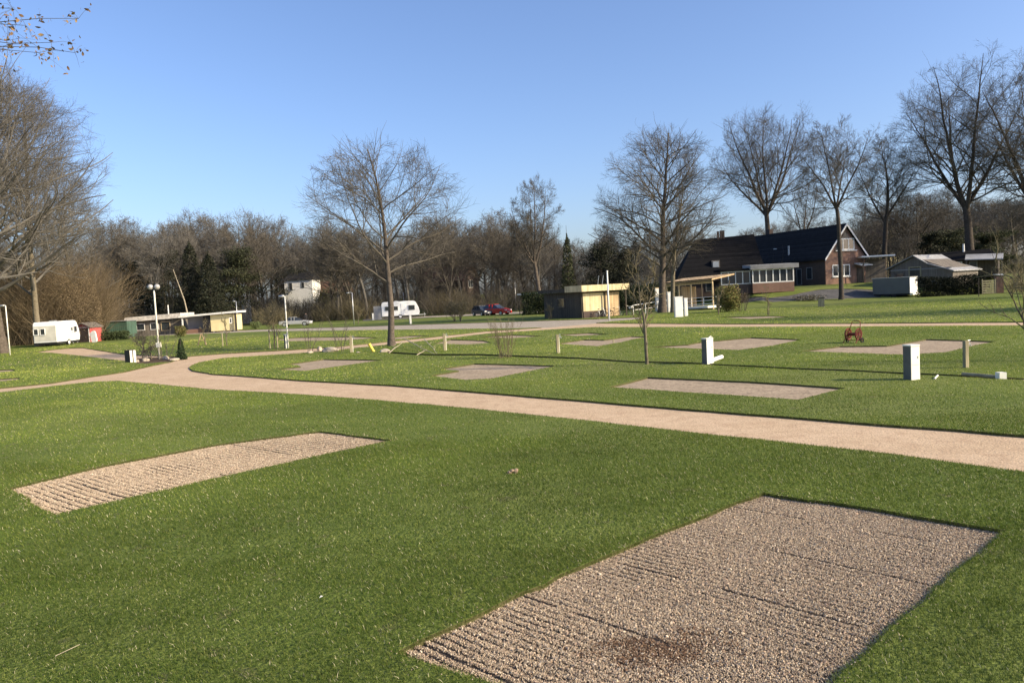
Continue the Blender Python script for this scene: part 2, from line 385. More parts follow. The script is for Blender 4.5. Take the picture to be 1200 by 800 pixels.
# ------------------------------------------------------------------ ground: lawn with sunken paths and gravel pitches
TURF = 0.062
PX = {}   # region -> list of pixel polygons
main_path = [(-60, 458), (0, 456), (60, 450), (110, 442), (145, 437), (175, 430), (200, 425), (214, 420), (224, 418), (262, 415), (300, 413), (345, 410.5), (392, 407.3), (455, 401), (508, 395.5),
             (571, 388.6), (630, 384.8), (690, 379), (760, 379.6), (860, 380.2), (1000, 379.6), (1260, 377.8), (1260, 382.2), (1000, 383.6), (860, 384.0), (760, 384), (690, 384.2), (640, 387.2),
             (571, 391.6), (508, 399), (455, 404.6), (392, 411.5), (345, 415.4), (300, 418), (262, 420.5), (232, 426), (221, 431.5), (226, 435.5), (250, 439.5), (300, 443), (350, 447),
             (460, 453), (600, 464.5), (700, 473), (800, 481.5), (1000, 497.5), (1260, 518), (1260, 565), (1000, 531), (800, 509), (700, 497), (600, 486), (460, 472.5), (340, 463.5), (240, 457.5),
             (175, 451), (140, 447.5), (110, 448.5), (60, 454), (0, 461.5), (-60, 466)]
van_path = [(40, 413.5), (60, 410.5), (80, 408.6), (97, 408), (125, 412.5), (147, 416), (185, 417.6), (214, 419.2), (200, 425), (170, 427), (147, 424), (110, 419.5), (80, 416), (60, 414)]
road = [(150, 392.5), (230, 389.4), (310, 386.2), (400, 383.6), (510, 380), (600, 377.4), (640, 376), (700, 374.2), (752, 372), (752, 374.4), (715, 377.4), (685, 380.5), (640, 384.2), (600, 385.4), (510, 386.4),
        (400, 387.6), (310, 388.8), (230, 391.8), (150, 395)]
back_road = [(425, 374.2), (500, 370.4), (560, 367.6), (620, 364.6), (685, 361.6), (685, 363.6), (620, 367.2), (560, 370), (500, 372.6), (425, 376.4)]
drive = [(868, 357), (905, 354.5), (950, 351.8), (1032, 348.8), (1034, 341), (1010, 339), (985, 338.6), (960, 339.6), (944, 342.5), (925, 346.5), (900, 349.5), (868, 353)]
bed = [(157, 421.5), (170, 419.2), (215, 418.9), (208, 423), (190, 425.6), (160, 427)]
pads = [
 [(10, 576), (120, 549), (250, 524.5), (375, 508), (460, 519), (345, 543.5), (200, 576.5), (62, 609)],
 [(465, 771), (680, 670), (893, 582), (1032, 603), (1180, 628), (1083, 711), (965, 815), (880, 905), (655, 838)],
 [(324, 434), (352, 431), (350, 429.4), (336, 428), (380, 422), (450, 423), (357, 436.2)],
 [(504, 442), (537, 436), (516, 434), (556, 427.4), (654, 430), (575, 445.6), (546, 447)],
 [(713, 455.6), (760, 444), (880, 449.4), (992, 457), (934, 471), (820, 463)],
 [(652, 404), (684, 399), (708, 399.5), (740, 395), (762, 395.6), (742, 398.8), (728, 402.2), (700, 407)],
 [(760, 408), (806, 405), (818, 402.5), (880, 396.6), (940, 399), (905, 406.6), (866, 411.6)],
 [(938, 413), (985, 407.2), (1040, 406.6), (1086, 398.8), (1168, 401.6), (1135, 408), (1108, 414.6), (1060, 417.5)],
 [(508, 403.6), (528, 398.8), (566, 400), (577, 402.6), (548, 404.8)],
 [(322, 398.5), (350, 396), (420, 395.2), (446, 396.6), (400, 399.6), (340, 400.6)],
 [(450, 397.2), (480, 394.2), (505, 393.8), (470, 398.2)],
 [(-20, 446.6), (22, 443.8), (25, 445.6), (-20, 450.4)],
 [(-20, 435.4), (15, 433.8), (18, 436), (-20, 438.4)],
 [(650, 393.2), (690, 391), (715, 392.6), (676, 394.6)],
 [(840, 372.5), (905, 371), (930, 372), (880, 374.6)],
 [(560, 396.2), (600, 393.4), (640, 394.4), (600, 397.2)],
]
def thin(a, wpx):
    """pixel polyline -> narrow strip polygon"""
    up = [(x, y-wpx/2) for x, y in a]; lo = [(x, y+wpx/2) for x, y in a][::-1]; return up+lo
trench = thin([(455, 414.2), (475, 415.5), (500, 417.0), (560, 417.0), (620, 419.4), (680, 421.5), (740, 425.8), (800, 427.0), (860, 430.2), (930, 434), (1000, 436.6), (1060, 440), (1110, 442), (1200, 447), (1260, 450.5)], 2.0)
REG = [('path', [main_path, van_path]), ('road', [road]), ('back_road', [back_road]), ('drive', [drive]), ('bed', [bed]), ('trench', [trench])] + [('pad%d' % i, [p]) for i, p in enumerate(pads)]
POLY = {}
def densify(p, step=0.8):
    out = []
    for i in range(len(p)):
        a, b = p[i], p[(i+1) % len(p)]; L = (b-a).length
        n = max(1, min(24, int(L/step)))
        for k in range(n): out.append(a + (b-a)*(k/n))
    return out
rs = random.Random(3)
for nme, pl in REG:
    res = []
    for p in pl:
        w_ = [at(*q).xy for q in p]
        w_ = densify(w_, 0.7 if not nme in ('pad0', 'pad1') else 0.28)
        jit = 0.026 if nme in ('pad0', 'pad1') else 0.03 if nme.startswith('pad') else 0.035
        w_ = [v + Vector((rs.uniform(-jit, jit), rs.uniform(-jit, jit))) for v in w_]
        res.append(np.array([(v.x, v.y) for v in w_]))
    POLY[nme] = res
def inside(P, poly):
    x, y = P[:, 0], P[:, 1]; c = np.zeros(len(P), bool)
    x0, y0 = poly.min(0); x1, y1 = poly.max(0)
    m = (x >= x0) & (x <= x1) & (y >= y0) & (y <= y1)
    if not m.any(): return c
    xs, ys = x[m], y[m]; r = np.zeros(len(xs), bool)
    n = len(poly)
    for i in range(n):
        xa, ya = poly[i]; xb, yb = poly[(i+1) % n]
        if ya == yb: continue
        k = ((ya > ys) != (yb > ys)) & (xs < (xb-xa)*(ys-ya)/(yb-ya)+xa)
        r ^= k
    c[m] = r; return c
def region_of(P):
    """0 = lawn"""
    out = np.zeros(len(P), int)
    for i, (nme, _) in enumerate(REG):
        for p in POLY[nme]:
            out[inside(P, p)] = i+1
    return out
verts = []; edges = []
for nme, _ in REG:
    for p in POLY[nme]:
        n0 = len(verts); verts += [Vector((float(a), float(b))) for a, b in p]
        edges += [(n0+i, n0+(i+1) % len(p)) for i in range(len(p))]
for X in range(-150, 151, 7):
    for Y in list(range(62, 190, 6)): verts.append(Vector((X+0.3*math.sin(Y), Y+0.4*math.cos(X))))
for X in range(-900, 901, 100):
    for Y in range(-200, 1301, 100):
        if not (-160 < X < 160 and 20 < Y < 200): verts.append(Vector((X+0.1, Y+0.1)))
vo, eo, fo, _, _, _ = delaunay_2d_cdt(verts, edges, [], 0, 1e-4)
VO = np.array([(v.x, v.y) for v in vo]); FO = np.array([list(f) for f in fo])
cen = VO[FO].mean(1); rid = region_of(cen)
TZ = np.array([terr(a, b) for a, b in VO])
ar = np.cross(VO[FO[:, 1]]-VO[FO[:, 0]], VO[FO[:, 2]]-VO[FO[:, 0]]); FO[ar < 0] = FO[ar < 0][:, ::-1]
def sheet(name, ids, dz, m, skirt=None):
    fs = FO[np.isin(rid, ids)]
    V = np.column_stack([VO, TZ+dz]); faces = [fs]
    if skirt:
        E = np.concatenate([fs[:, [0, 1]], fs[:, [1, 2]], fs[:, [2, 0]]])
        ks = set(map(tuple, E)); bd = np.array([e for e in ks if (e[1], e[0]) not in ks])
        V2 = V.copy(); V2[:, 2] -= 0.1; n = len(V); V = np.concatenate([V, V2])
        faces.append(np.column_stack([bd[:, 1], bd[:, 0], bd[:, 0]+n, bd[:, 1]+n]))
    used = np.unique(np.concatenate([q.ravel() for q in faces])); mp = -np.ones(len(V), int); mp[used] = np.arange(len(used))
    o = npmesh(name, V[used], [mp[q] for q in faces], m)
    if skirt:
        o.data.materials.append(skirt); mi = np.zeros(len(o.data.polygons), np.int32); mi[len(fs):] = 1; o.data.polygons.foreach_set('material_index', mi)
    return tag(o, kind='structure')
names = [n for n, _ in REG]
sheet('lawn', [0], TURF, MT['lawn'], MT['bank'])
sheet('gravel_path', [1], 0.012, MT['path'])
sheet('asphalt_road', [2, 3], 0.012, MT['asphalt'])
sheet('driveway', [4], 0.012, MT['dark_asphalt'])
sheet('soil_bed', [5], 0.03, MT['soil'])
sheet('soil_trench', [6], -0.02, MT['soil'])
for i in range(len(pads)):
    sheet('gravel_pitch', [names.index('pad%d' % i)+1], 0.004 if i < 2 else 0.012, MT['gravel'] if i < 2 else MT['pitch'])

def vnoise(P, sc, seed):
    r = np.random.default_rng(seed); G = r.random((64, 64))
    q = P*sc; i = np.floor(q).astype(int); f = q-i; f = f*f*(3-2*f)
    g = lambda a, b: G[a % 64, b % 64]
    return (g(i[:, 0], i[:, 1])*(1-f[:, 0])*(1-f[:, 1]) + g(i[:, 0]+1, i[:, 1])*f[:, 0]*(1-f[:, 1]) + g(i[:, 0], i[:, 1]+1)*(1-f[:, 0])*f[:, 1] + g(i[:, 0]+1, i[:, 1]+1)*f[:, 0]*f[:, 1])
# loose stones raked in rows on the two near pitches
rng = np.random.default_rng(11)
OCT = np.array([(1, 0, 0), (-1, 0, 0), (0, 1, 0), (0, -1, 0), (0, 0, 1), (0, 0, -1)], float)
OF = np.array([(0, 2, 4), (2, 1, 4), (1, 3, 4), (3, 0, 4), (2, 0, 5), (1, 2, 5), (3, 1, 5), (0, 3, 5)])
def stones(poly, a, b, N, size, row, seed, name):
    """a->b: direction of the rows"""
    r = np.random.default_rng(seed)
    u = np.array([b.x-a.x, b.y-a.y]); u /= np.linalg.norm(u); n = np.array([-u[1], u[0]])
    lo, hi = poly.min(0), poly.max(0)
    P = r.uniform(lo, hi, (N*4, 2)); P = P[inside(P, poly)][:N]
    s = P @ n; t = P @ u
    ph = (s + 0.010*np.sin(t*2.3) + 0.004*np.sin(t*11))/row
    fr = ph - np.floor(ph)
    big = (np.floor(ph) % 13 == 0)
    blend = np.clip((-0.30 if seed == 1 else -0.50)+1.15*vnoise(P, 0.8, seed+3)+0.6*(vnoise(P, 3.0, seed+4)-0.5)+0.55*(s-s.min())/(s.max()-s.min())*(1 if seed == 1 else 0.6), 0, 1)       # rows show in some zones and fade in others
    keep = (fr > 0.27) | (r.random(len(P)) < 0.06+0.94*blend)
    keep &= ~(big & (fr < 0.40) & (r.random(len(P)) < 0.9) & (vnoise(P, 1.3, seed+7) > 0.35))
    P = P[keep]; s = s[keep]; t = t[keep]; fr = fr[keep]; bl = blend[keep]; N = len(P)
    z = 0.016 + 0.007*np.clip(np.sin(fr*math.pi), 0, 1)*(1-0.8*bl) + r.uniform(-0.005, 0.006, N)
    sc = size*r.lognormal(0, 0.35, (N, 1))*r.uniform(0.6, 1.25, (N, 3)); sc[:, 2] *= 0.75
    q = r.normal(size=(N, 4)); q /= np.linalg.norm(q, axis=1)[:, None]
    w_, x, y, zz = q.T
    Rm = np.stack([1-2*(y*y+zz*zz), 2*(x*y-zz*w_), 2*(x*zz+y*w_), 2*(x*y+zz*w_), 1-2*(x*x+zz*zz), 2*(y*zz-x*w_), 2*(x*zz-y*w_), 2*(y*zz+x*w_), 1-2*(x*x+y*y)], 1).reshape(N, 3, 3)
    V = np.einsum('nij,nkj->nki', Rm, OCT[None]*sc[:, None, :]*r.uniform(0.75, 1.2, (N, 6, 1)))
    V[:, :, 0] += P[:, 0:1]; V[:, :, 1] += P[:, 1:2]; V[:, :, 2] += z[:, None]
    base = np.array([(0.47, 0.375, 0.255), (0.39, 0.30, 0.205), (0.60, 0.50, 0.36), (0.24, 0.185, 0.13), (0.48, 0.345, 0.24)])
    T = base[r.choice(5, N, p=[.34, .26, .16, .12, .12])]*r.uniform(0.75, 1.2, (N, 1))
    # brown leaf litter stain with a shape of its own
    return V, T, N, P
def pitch_stones(i, cor, N, size, row, seed, stain=None):
    a, b = at(*cor[0]), at(*cor[1])
    V, T, n, P = stones(POLY['pad%d' % i][0], a, b, N, size, row, seed, 'x')
    if stain is not None:
        c = at(*stain)
        d = np.hypot((P[:, 0]-c.x)/0.58, (P[:, 1]-c.y)/0.34)+1.1*(vnoise(P, 7.0, 8)-0.5)
        k = (np.random.default_rng(5).random(n) < np.clip(1.15-d, 0, 0.8)); T[k] = T[k]*np.array([0.42, 0.33, 0.28])
    r2 = np.random.default_rng(seed+40); pl = POLY['pad%d' % i][0]; m_ = 500; j = r2.integers(0, len(pl), m_)      # a few stones kicked out into the grass
    e_ = pl[j]+(np.roll(pl, -1, 0)[j]-pl[j])*r2.random((m_, 1))+r2.normal(size=(m_, 2))*0.07; e_ = e_[~inside(e_, pl)]; m_ = len(e_)
    Vx = OCT[None]*size*r2.uniform(0.7, 1.5, (m_, 6, 1)); Vx[:, :, 0] += e_[:, 0:1]; Vx[:, :, 1] += e_[:, 1:2]; Vx[:, :, 2] += TURF+0.008
    V = np.concatenate([V, Vx]); T = np.concatenate([T, T[:m_]]); n = len(V)
    Fc = (OF[None]+6*np.arange(n)[:, None, None]).reshape(-1, 3)
    o = npmesh('pitch_gravel', V.reshape(-1, 3), Fc, MT['stone'], None, np.repeat(T, 6, 0))
    return o
o = pitch_stones(1, [(893, 582), (1180, 628)], 240000, 0.0056, 0.094, 1, (770, 762)); tag(o, 'raked brown gravel stones filling the large near pitch', 'gravel', kind='stuff')
o = pitch_stones(0, [(375, 508), (460, 519)], 190000, 0.0070, 0.125, 2); tag(o, 'raked pale gravel stones filling the pitch at the left', 'gravel', kind='stuff')

# ------------------------------------------------------------------ grass blades
def blades(y0, y1, dens, h, wd, seed, three=True, bright=1.0):
    r = np.random.default_rng(seed)
    hw = lambda y: 0.74*y+1.6
    A = (y1-y0)*2*hw(y1); N = int(A*dens)
    f = 0.09*y1; N = int(N*(y1-y0+f)/(y1-y0)); Y = r.uniform(y0-(f if y0 > 5 else 0)*0.8, y1+f*0.2, N); X = r.uniform(-hw(y1), hw(y1), N)
    k = (np.abs(X) < hw(Y)) & ((y0 < 5) | (r.random(N) < (Y-(y0-0.8*f))/f)) & (r.random(N) < (y1+0.2*f-Y)/f); X = X[k]; Y = Y[k]
    P = np.column_stack([X, Y])
    rg = region_of(P); P = P[rg == 0]; N = len(P)
    n1 = vnoise(P, 0.45, 1); n2 = vnoise(P, 1.9, 2); n3 = vnoise(P+50, 0.16, 3); n4 = vnoise(P+9, 6, 4)
    keep = r.random(N) < 0.72+0.5*n2; P = P[keep]; n1 = n1[keep]; n2 = n2[keep]; n3 = n3[keep]; n4 = n4[keep]; N = len(P)
    hh = h*r.uniform(0.45, 1.25, N)*(0.65+0.75*(0.5*n1+0.5*n4)); tuft = r.random(N) < 0.004; hh[tuft] *= 1.7
    az = r.uniform(0, 2*math.pi, N); lean = r.uniform(0.1, 1.0, N)*hh
    wind = np.array([-0.35, -0.15])
    tip = np.column_stack([np.cos(az)*lean, np.sin(az)*lean]) + wind*hh[:, None]*(0.5+n1[:, None])
    sa = r.uniform(0, math.pi, N); sd_ = np.column_stack([np.cos(sa), np.sin(sa)])*(wd*r.uniform(0.6, 1.3, N))[:, None]/2
    Z = TURF - 0.006
    z = np.full(N, Z)
    b0 = np.column_stack([P-sd_, z]); b1 = np.column_stack([P+sd_, z]); tp = np.column_stack([P+tip, z+hh])
    c_dark = np.array([0.058, 0.098, 0.012]); c_mid = np.array([0.110, 0.160, 0.024]); c_yel = np.array([0.24, 0.265, 0.060]); c_straw = np.array([0.62, 0.56, 0.36])
    n5 = vnoise(P+31, 0.75, 5); t = np.clip(0.75*n1+0.55*n5+0.25*n3+0.25*r.random(N)-0.40, 0, 1)[:, None]
    col = c_dark*(1-t)+c_mid*t
    yel = (r.random(N) < 0.10+0.30*n3*n3)[:, None]; col = np.where(yel, c_yel*r.uniform(0.7, 1.15, (N, 1)), col)
    st = (r.random(N) < 0.030)[:, None]; col = np.where(st, c_straw*r.uniform(0.7, 1.35, (N, 1)), col)
    bright = np.interp(P[:, 1], [5, 9, 16, 30, 60], [0.88, 1.0, 1.42, 1.9, 2.15])[:, None]  # blade colour lightened with distance, standing in for sunlit highlights
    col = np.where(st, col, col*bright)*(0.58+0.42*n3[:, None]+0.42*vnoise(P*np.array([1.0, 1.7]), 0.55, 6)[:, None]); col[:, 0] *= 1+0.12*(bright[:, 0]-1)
    if three:
        mid = P + tip*0.38; mz = z+hh*0.62
        m0 = np.column_stack([mid-sd_*0.75, mz]); m1 = np.column_stack([mid+sd_*0.75, mz])
        V = np.stack([b0, b1, m1, m0, tp], 1).reshape(-1, 3); i = 5*np.arange(N)[:, None]
        return V, [i+np.array([[0, 1, 2, 3]]), i+np.array([[3, 2, 4]])], np.repeat(col, 5, 0)
    V = np.stack([b0, b1, tp], 1).reshape(-1, 3); i = 3*np.arange(N)[:, None]
    return V, [i+np.array([[0, 1, 2]])], np.repeat(col, 3, 0)
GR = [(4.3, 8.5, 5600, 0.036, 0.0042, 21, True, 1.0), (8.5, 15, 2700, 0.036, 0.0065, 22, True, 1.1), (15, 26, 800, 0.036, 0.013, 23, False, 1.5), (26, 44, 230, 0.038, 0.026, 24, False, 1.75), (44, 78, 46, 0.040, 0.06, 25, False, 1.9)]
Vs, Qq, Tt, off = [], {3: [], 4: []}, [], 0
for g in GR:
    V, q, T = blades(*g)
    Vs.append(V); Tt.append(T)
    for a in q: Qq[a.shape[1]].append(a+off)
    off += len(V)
def edge_blades(seed=55):
    r = np.random.default_rng(seed); Ps = []; Ns = []
    for nme in ('pad0', 'pad1', 'path'):
        for pl in POLY[nme][:1]:
            a, b = pl, np.roll(pl, -1, 0); L = np.linalg.norm(b-a, axis=1)
            for i in range(len(a)):
                m = (a[i]+b[i])/2
                if m[1] > 30 or m[1] < 4 or abs(m[0]) > 0.76*m[1]+2: continue
                n = int(L[i]*(420 if m[1] < 12 else 160)); t = r.random((n, 1)); d = (b[i]-a[i])/L[i]; nr = np.array([-d[1], d[0]])
                if not inside((m+nr*0.05)[None], pl)[0]: nr = -nr
                Ps.append(a[i]+(b[i]-a[i])*t+nr*r.normal(size=(n, 1))*0.016); Ns.append(np.repeat(nr[None], n, 0))
    P = np.concatenate(Ps); Nr = np.concatenate(Ns); N = len(P); far = np.clip(P[:, 1]/9, 0.8, 3)
    h = r.uniform(0.02, 0.05, N); tip = Nr*(r.uniform(0.0, 0.9, N)*h)[:, None]+r.normal(size=(N, 2))*0.012
    sa = r.uniform(0, math.pi, N); sd_ = np.column_stack([np.cos(sa), np.sin(sa)])*(0.0026*far*r.uniform(0.7, 1.3, N))[:, None]; z = np.full(N, TURF-0.02)
    V = np.stack([np.column_stack([P-sd_, z]), np.column_stack([P+sd_, z]), np.column_stack([P+tip, z+h])], 1).reshape(-1, 3)
    col = np.array([0.10, 0.145, 0.022])*r.uniform(0.6, 1.5, (N, 1)); st = r.random(N) < 0.05; col[st] = (0.34, 0.31, 0.14)
    return V, 3*np.arange(N)[:, None]+np.array([[0, 1, 2]]), np.repeat(col, 3, 0)
V, q, T = edge_blades(); Vs.append(V); Tt.append(T); Qq[3].append(q+off); off += len(V)
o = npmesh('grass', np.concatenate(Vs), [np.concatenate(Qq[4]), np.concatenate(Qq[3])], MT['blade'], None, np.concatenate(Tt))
tag(o, 'short green lawn grass between the paths and the gravel pitches', 'grass', kind='stuff')

# ------------------------------------------------------------------ trees
def unit(v): return v/np.maximum(np.linalg.norm(v, axis=-1, keepdims=True), 1e-9)
def grow(r, st, d, L, rad, S_, wob, trop, taper):
    N = len(st); pts = np.zeros((N, S_+1, 3)); pts[:, 0] = st; d = unit(d.copy())
    for i in range(S_):
        d = d + r.normal(size=(N, 3))*wob; d[:, 2] += trop; d = unit(d)
        pts[:, i+1] = pts[:, i] + d*(L/S_)[:, None]
    k = np.linspace(0, 1, S_+1)
    rr = rad[:, None]*(1-(1-taper)*k[None]**1.1)
    return pts, rr
def kids(r, pts, rr, L, n, f0, f1, ang0, ang1, ratio, rratio, flat=0.0):
    N, S1, _ = pts.shape; S_ = S1-1
    f = (f0 + (f1-f0)*(np.arange(n)[None]+r.random((N, n)))/n)
    x = f*S_; i = np.minimum(x.astype(int), S_-1); t = (x-i)[..., None]
    ni = np.arange(N)[:, None]
    p = pts[ni, i]*(1-t)+pts[ni, i+1]*t; dr = unit(pts[ni, i+1]-pts[ni, i]); rad = rr[ni, i]*(1-t[..., 0])+rr[ni, i+1]*t[..., 0]
    az = (np.arange(n)[None]*2.399+r.uniform(0, 6.28, (N, 1))+r.normal(size=(N, n))*0.5)
    ref = np.where(np.abs(dr[..., 2:3]) < 0.9, np.array([0, 0, 1.0]), np.array([1.0, 0, 0]))
    u = unit(np.cross(dr, ref)); v = np.cross(dr, u)
    ang = ang0+(ang1-ang0)*f + r.normal(size=f.shape)*0.10
    side = u*np.cos(az)[..., None]+v*np.sin(az)[..., None]
    if flat: side[..., 2] *= (1-flat)
    nd = dr*np.cos(ang)[..., None]+unit(side)*np.sin(ang)[..., None]
    Ln = L[:, None]*ratio(f)*r.uniform(0.7, 1.2, f.shape)
    rn = np.minimum(rad*rratio, rad*0.95)*np.clip(r.uniform(0.7, 1.1, f.shape), 0, 1)
    return p.reshape(-1, 3), nd.reshape(-1, 3), Ln.ravel(), rn.ravel()
def tubes(pts, rr, k):
    N, S1, _ = pts.shape
    tg = unit(np.concatenate([pts[:, 1:2]-pts[:, 0:1], pts[:, 2:]-pts[:, :-2], pts[:, -1:]-pts[:, -2:-1]], 1)) if S1 > 2 else unit(np.repeat(pts[:, 1:2]-pts[:, 0:1], 2, 1))
    m = unit(pts[:, -1]-pts[:, 0])
    ref = np.where(np.abs(m[:, 2:3]) < 0.85, np.array([[0, 0, 1.0]]), np.array([[1.0, 0, 0]]))[:, None]
    u = unit(np.cross(tg, np.broadcast_to(ref, tg.shape))); v = np.cross(tg, u)
    a = 2*np.pi*np.arange(k)/k
    V = pts[:, :, None] + (u[:, :, None]*np.cos(a)[None, None, :, None]+v[:, :, None]*np.sin(a)[None, None, :, None])*rr[:, :, None, None]
    idx = np.arange(N*S1*k).reshape(N, S1, k); nx = np.roll(idx, -1, 2)
    Q = np.stack([idx[:, :-1], nx[:, :-1], nx[:, 1:], idx[:, 1:]], -1).reshape(-1, 4)
    return V.reshape(-1, 3), Q
def join(parts):
    Vs, Qs, o = [], [], 0
    for V, Q in parts: Vs.append(V); Qs.append(Q+o); o += len(V)
    return np.concatenate(Vs), np.concatenate(Qs)
def tree_geo(seed, H, tr, W, clear=0.35, leaders=1, lead_ang=0.25, n1=16, n2=9, n3=7, n4=5, ang=(1.05, 0.5), trop=0.10, twig_r=0.007, wob=0.10, flat=0.0, bow=0.03, lean=(0, 0), top=1.0, detail=1.0, prof=None):
    """returns (trunk, crown) geometry; W = crown half width"""
    r = np.random.default_rng(seed)
    st = np.array([[0, 0, -0.15]]); d = np.array([[lean[0], lean[1], 1.0]])
    zb, ph = H*clear*0.82, r.uniform(0, 6.28, 6); zm = zb+(H-zb)*0.46; We = W; W = W*1.22
    def env(p):
        """<1 inside the uneven dome the crown fills"""
        x = p[..., 0]-lean[0]*p[..., 2]*0.8; y = p[..., 1]-lean[1]*p[..., 2]*0.8; z = p[..., 2]; a = np.arctan2(y, x)
        ww = We*(1+0.10*np.sin(2*a+ph[0])+0.08*np.sin(3*a+ph[1]+z*0.35)+0.06*np.sin(5*a+ph[2]+z*0.8)+0.05*np.sin(z*1.3+ph[3]))
        hh = np.where(z > zm, (H-zm)*(1+0.05*np.sin(2*a+ph[4])+0.04*np.sin(4*a+ph[5])), zm-zb)
        return np.sqrt((x*x+y*y)/ww**2+((z-zm)/hh)**2)
    def fit(P, lim=0.97):
        q = env(P[:, -1]); sc = np.clip(lim/np.maximum(q, 1e-3), 0.45, 1)[:, None, None]; sc = np.where(q[:, None, None] > lim, sc, 1)
        return P[:, :1]+(P-P[:, :1])*sc
    def cull(P, rr, L):
        q = env(P[:, -1])+r.normal(size=len(P))*0.045; k = q < 1.03; return P[k], rr[k], L[k]
    tl = H*(0.97 if leaders == 1 else clear+0.06)
    P, rr = grow(r, st, d, np.array([tl]), np.array([tr]), 14, bow, 0.02, 0.12 if leaders == 1 else 0.72)
    rr[:, 0] *= 1.45; rr[:, 1] *= 1.04
    trunk = [tubes(P, rr, 10)]
    crown = []
    if leaders == 1:
        Lref = np.array([W])
        pf = prof or (lambda f: (1.12-0.62*((f-clear)/(1-clear))**1.6))
        s1, d1, L1, R1 = kids(r, P, rr, Lref, n1, clear, 0.94, ang[0], ang[1]*1.25, pf, 0.50, flat)
        lim = [(s1, d1, L1, R1)]
    else:
        k = leaders; az = np.arange(k)*2*np.pi/k + r.uniform(0, 6); tp = P[0, -1]; td = unit(P[0, -1]-P[0, -2])
        an = lead_ang*r.uniform(0.5, 1.35, k)
        s0 = np.repeat((P[0, -1]-td*r.uniform(0.0, 1.5, (k, 1))), 1, 0); d0 = td*np.cos(an)[:, None]+np.column_stack([np.cos(az), np.sin(az), np.zeros(k)])*np.sin(an)[:, None]
        L0 = H*(1-clear-0.03)*r.uniform(0.82, 1.02, k)
        P0, r0_ = grow(r, s0, d0, L0, np.full(k, rr[0, -1]*0.72)*r.uniform(0.8, 1.0, k), 11, 0.06, 0.015, 0.10)
        P0 = fit(P0, 0.94)
        trunk.append(tubes(P0, r0_, 8))
        pf = prof or (lambda f: 1.0-0.42*f)
        lim = [kids(r, P0, r0_, np.full(k, W*0.86), n1//2, 0.04, 0.93, ang[0]*1.1, ang[1]*1.25, pf, 0.50, flat)]
    s1, d1, L1, R1 = lim[0]
    R1 = np.maximum(np.minimum(R1, L1*0.020), 0.02)
    P1, r1 = grow(r, s1, d1, L1, R1, 9, wob, trop*0.45, 0.22); P1 = fit(P1); crown.append(tubes(P1, r1, 6))
    s2, d2, L2, R2 = kids(r, P1, r1, L1, n2, 0.16, 0.98, 0.85, 0.55, lambda f: 0.56-0.26*f, 0.62, flat)
    R2 = np.maximum(np.minimum(R2, L2*0.020), 0.012)
    P2, r2 = grow(r, s2, d2, L2, R2, 6, wob*1.2, trop*0.25, 0.3); P2, r2, L2 = cull(P2, r2, L2); crown.append(tubes(P2, r2, 4))
    s3, d3, L3, R3 = kids(r, P2, r2, L2, n3, 0.12, 1.0, 0.8, 0.5, lambda f: 0.55-0.25*f, 0.62, flat)
    R3 = np.maximum(R3*0.8, twig_r*1.2)
    P3, r3 = grow(r, s3, d3, L3, R3, 4, wob*1.3, trop*0.3, 0.45); P3, r3, L3 = cull(P3, r3, L3); crown.append(tubes(P3, r3, 3))
    if n4:
        s4, d4, L4, R4 = kids(r, P3, r3, L3, n4, 0.1, 1.0, 0.75, 0.5, lambda f: 0.72-0.2*f, 0.7, flat)
        L4 = np.maximum(L4, 0.22); P4, r4 = grow(r, s4, d4, L4, np.full(len(L4), twig_r), 2, 0.10, trop*0.3, 0.45); P4, r4, L4 = cull(P4, r4, L4); crown.append(tubes(P4, r4, 3))
    Tk, Cr = join(trunk), join(crown)
    fz = min(1.3, max(0.8, H/np.percentile(Cr[0][:, 2], 99.95)))
    for g in (Tk, Cr): g[0][:, 2] = np.where(g[0][:, 2] > 0, g[0][:, 2]*fz, g[0][:, 2])
    return Tk, Cr, (P3 if not n4 else P4)
def tree(name, label, loc, bark, twig, group=None, cat='tree', rotz=0, **kw):
    T, K, _ = tree_geo(**kw)
    t = thing(name, label, cat, loc, rotz, group)
    npmesh('trunk', T[0], T[1], bark, t, smooth=True); npmesh('crown', K[0], K[1], twig, t)
    return t
def tall(px, D, top):
    p = gp(px, D); return p, hz(p, top)

# the lone tree beside the branch path
p = at(459, 406)
tree('lone_bare_tree', 'lone bare broad-crowned tree standing on the lawn beside the side path', p, MT['bark'], MT['twig'], seed=5, H=hz(p, 158), tr=0.215, W=5.7, clear=0.33, n1=24, n2=11, n3=8, n4=6,
     ang=(1.15, 0.5), trop=0.035, wob=0.10, twig_r=0.0065, bow=0.035, lean=(0.035, 0))
def hero(px, D, top, label, W, seed, **kw):
    p, H = tall(px, D, top)
    a = dict(bark=MT['bark'], twig=MT['twig']); a.update({k: kw.pop(k) for k in ('bark', 'twig', 'group', 'name') if k in kw})
    nm = a.pop('name', 'bare_tree')
    return tree(nm, label, p, a['bark'], a['twig'], a.get('group'), seed=seed, H=H, W=W, **kw)
TK = dict(n2=9, n3=8, n4=6, twig_r=0.0085)
hero(634, 108, 205, 'slim bare tree with a rounded crown rising alone behind the dark clipped hedge', 4.7, 31, tr=0.34, clear=0.34, leaders=5, lead_ang=0.50, n1=20, ang=(0.95, 0.6), trop=0.06, **TK)
hero(776, 82, 147, 'large dense bare tree with wide crown between the kiosk and the farmhouse', 7.3, 32, tr=0.40, clear=0.22, n1=42, n2=12, n3=8, n4=6, ang=(1.25, 0.6), trop=0.05, twig_r=0.0075, prof=lambda f: 1.15-0.55*f*f)
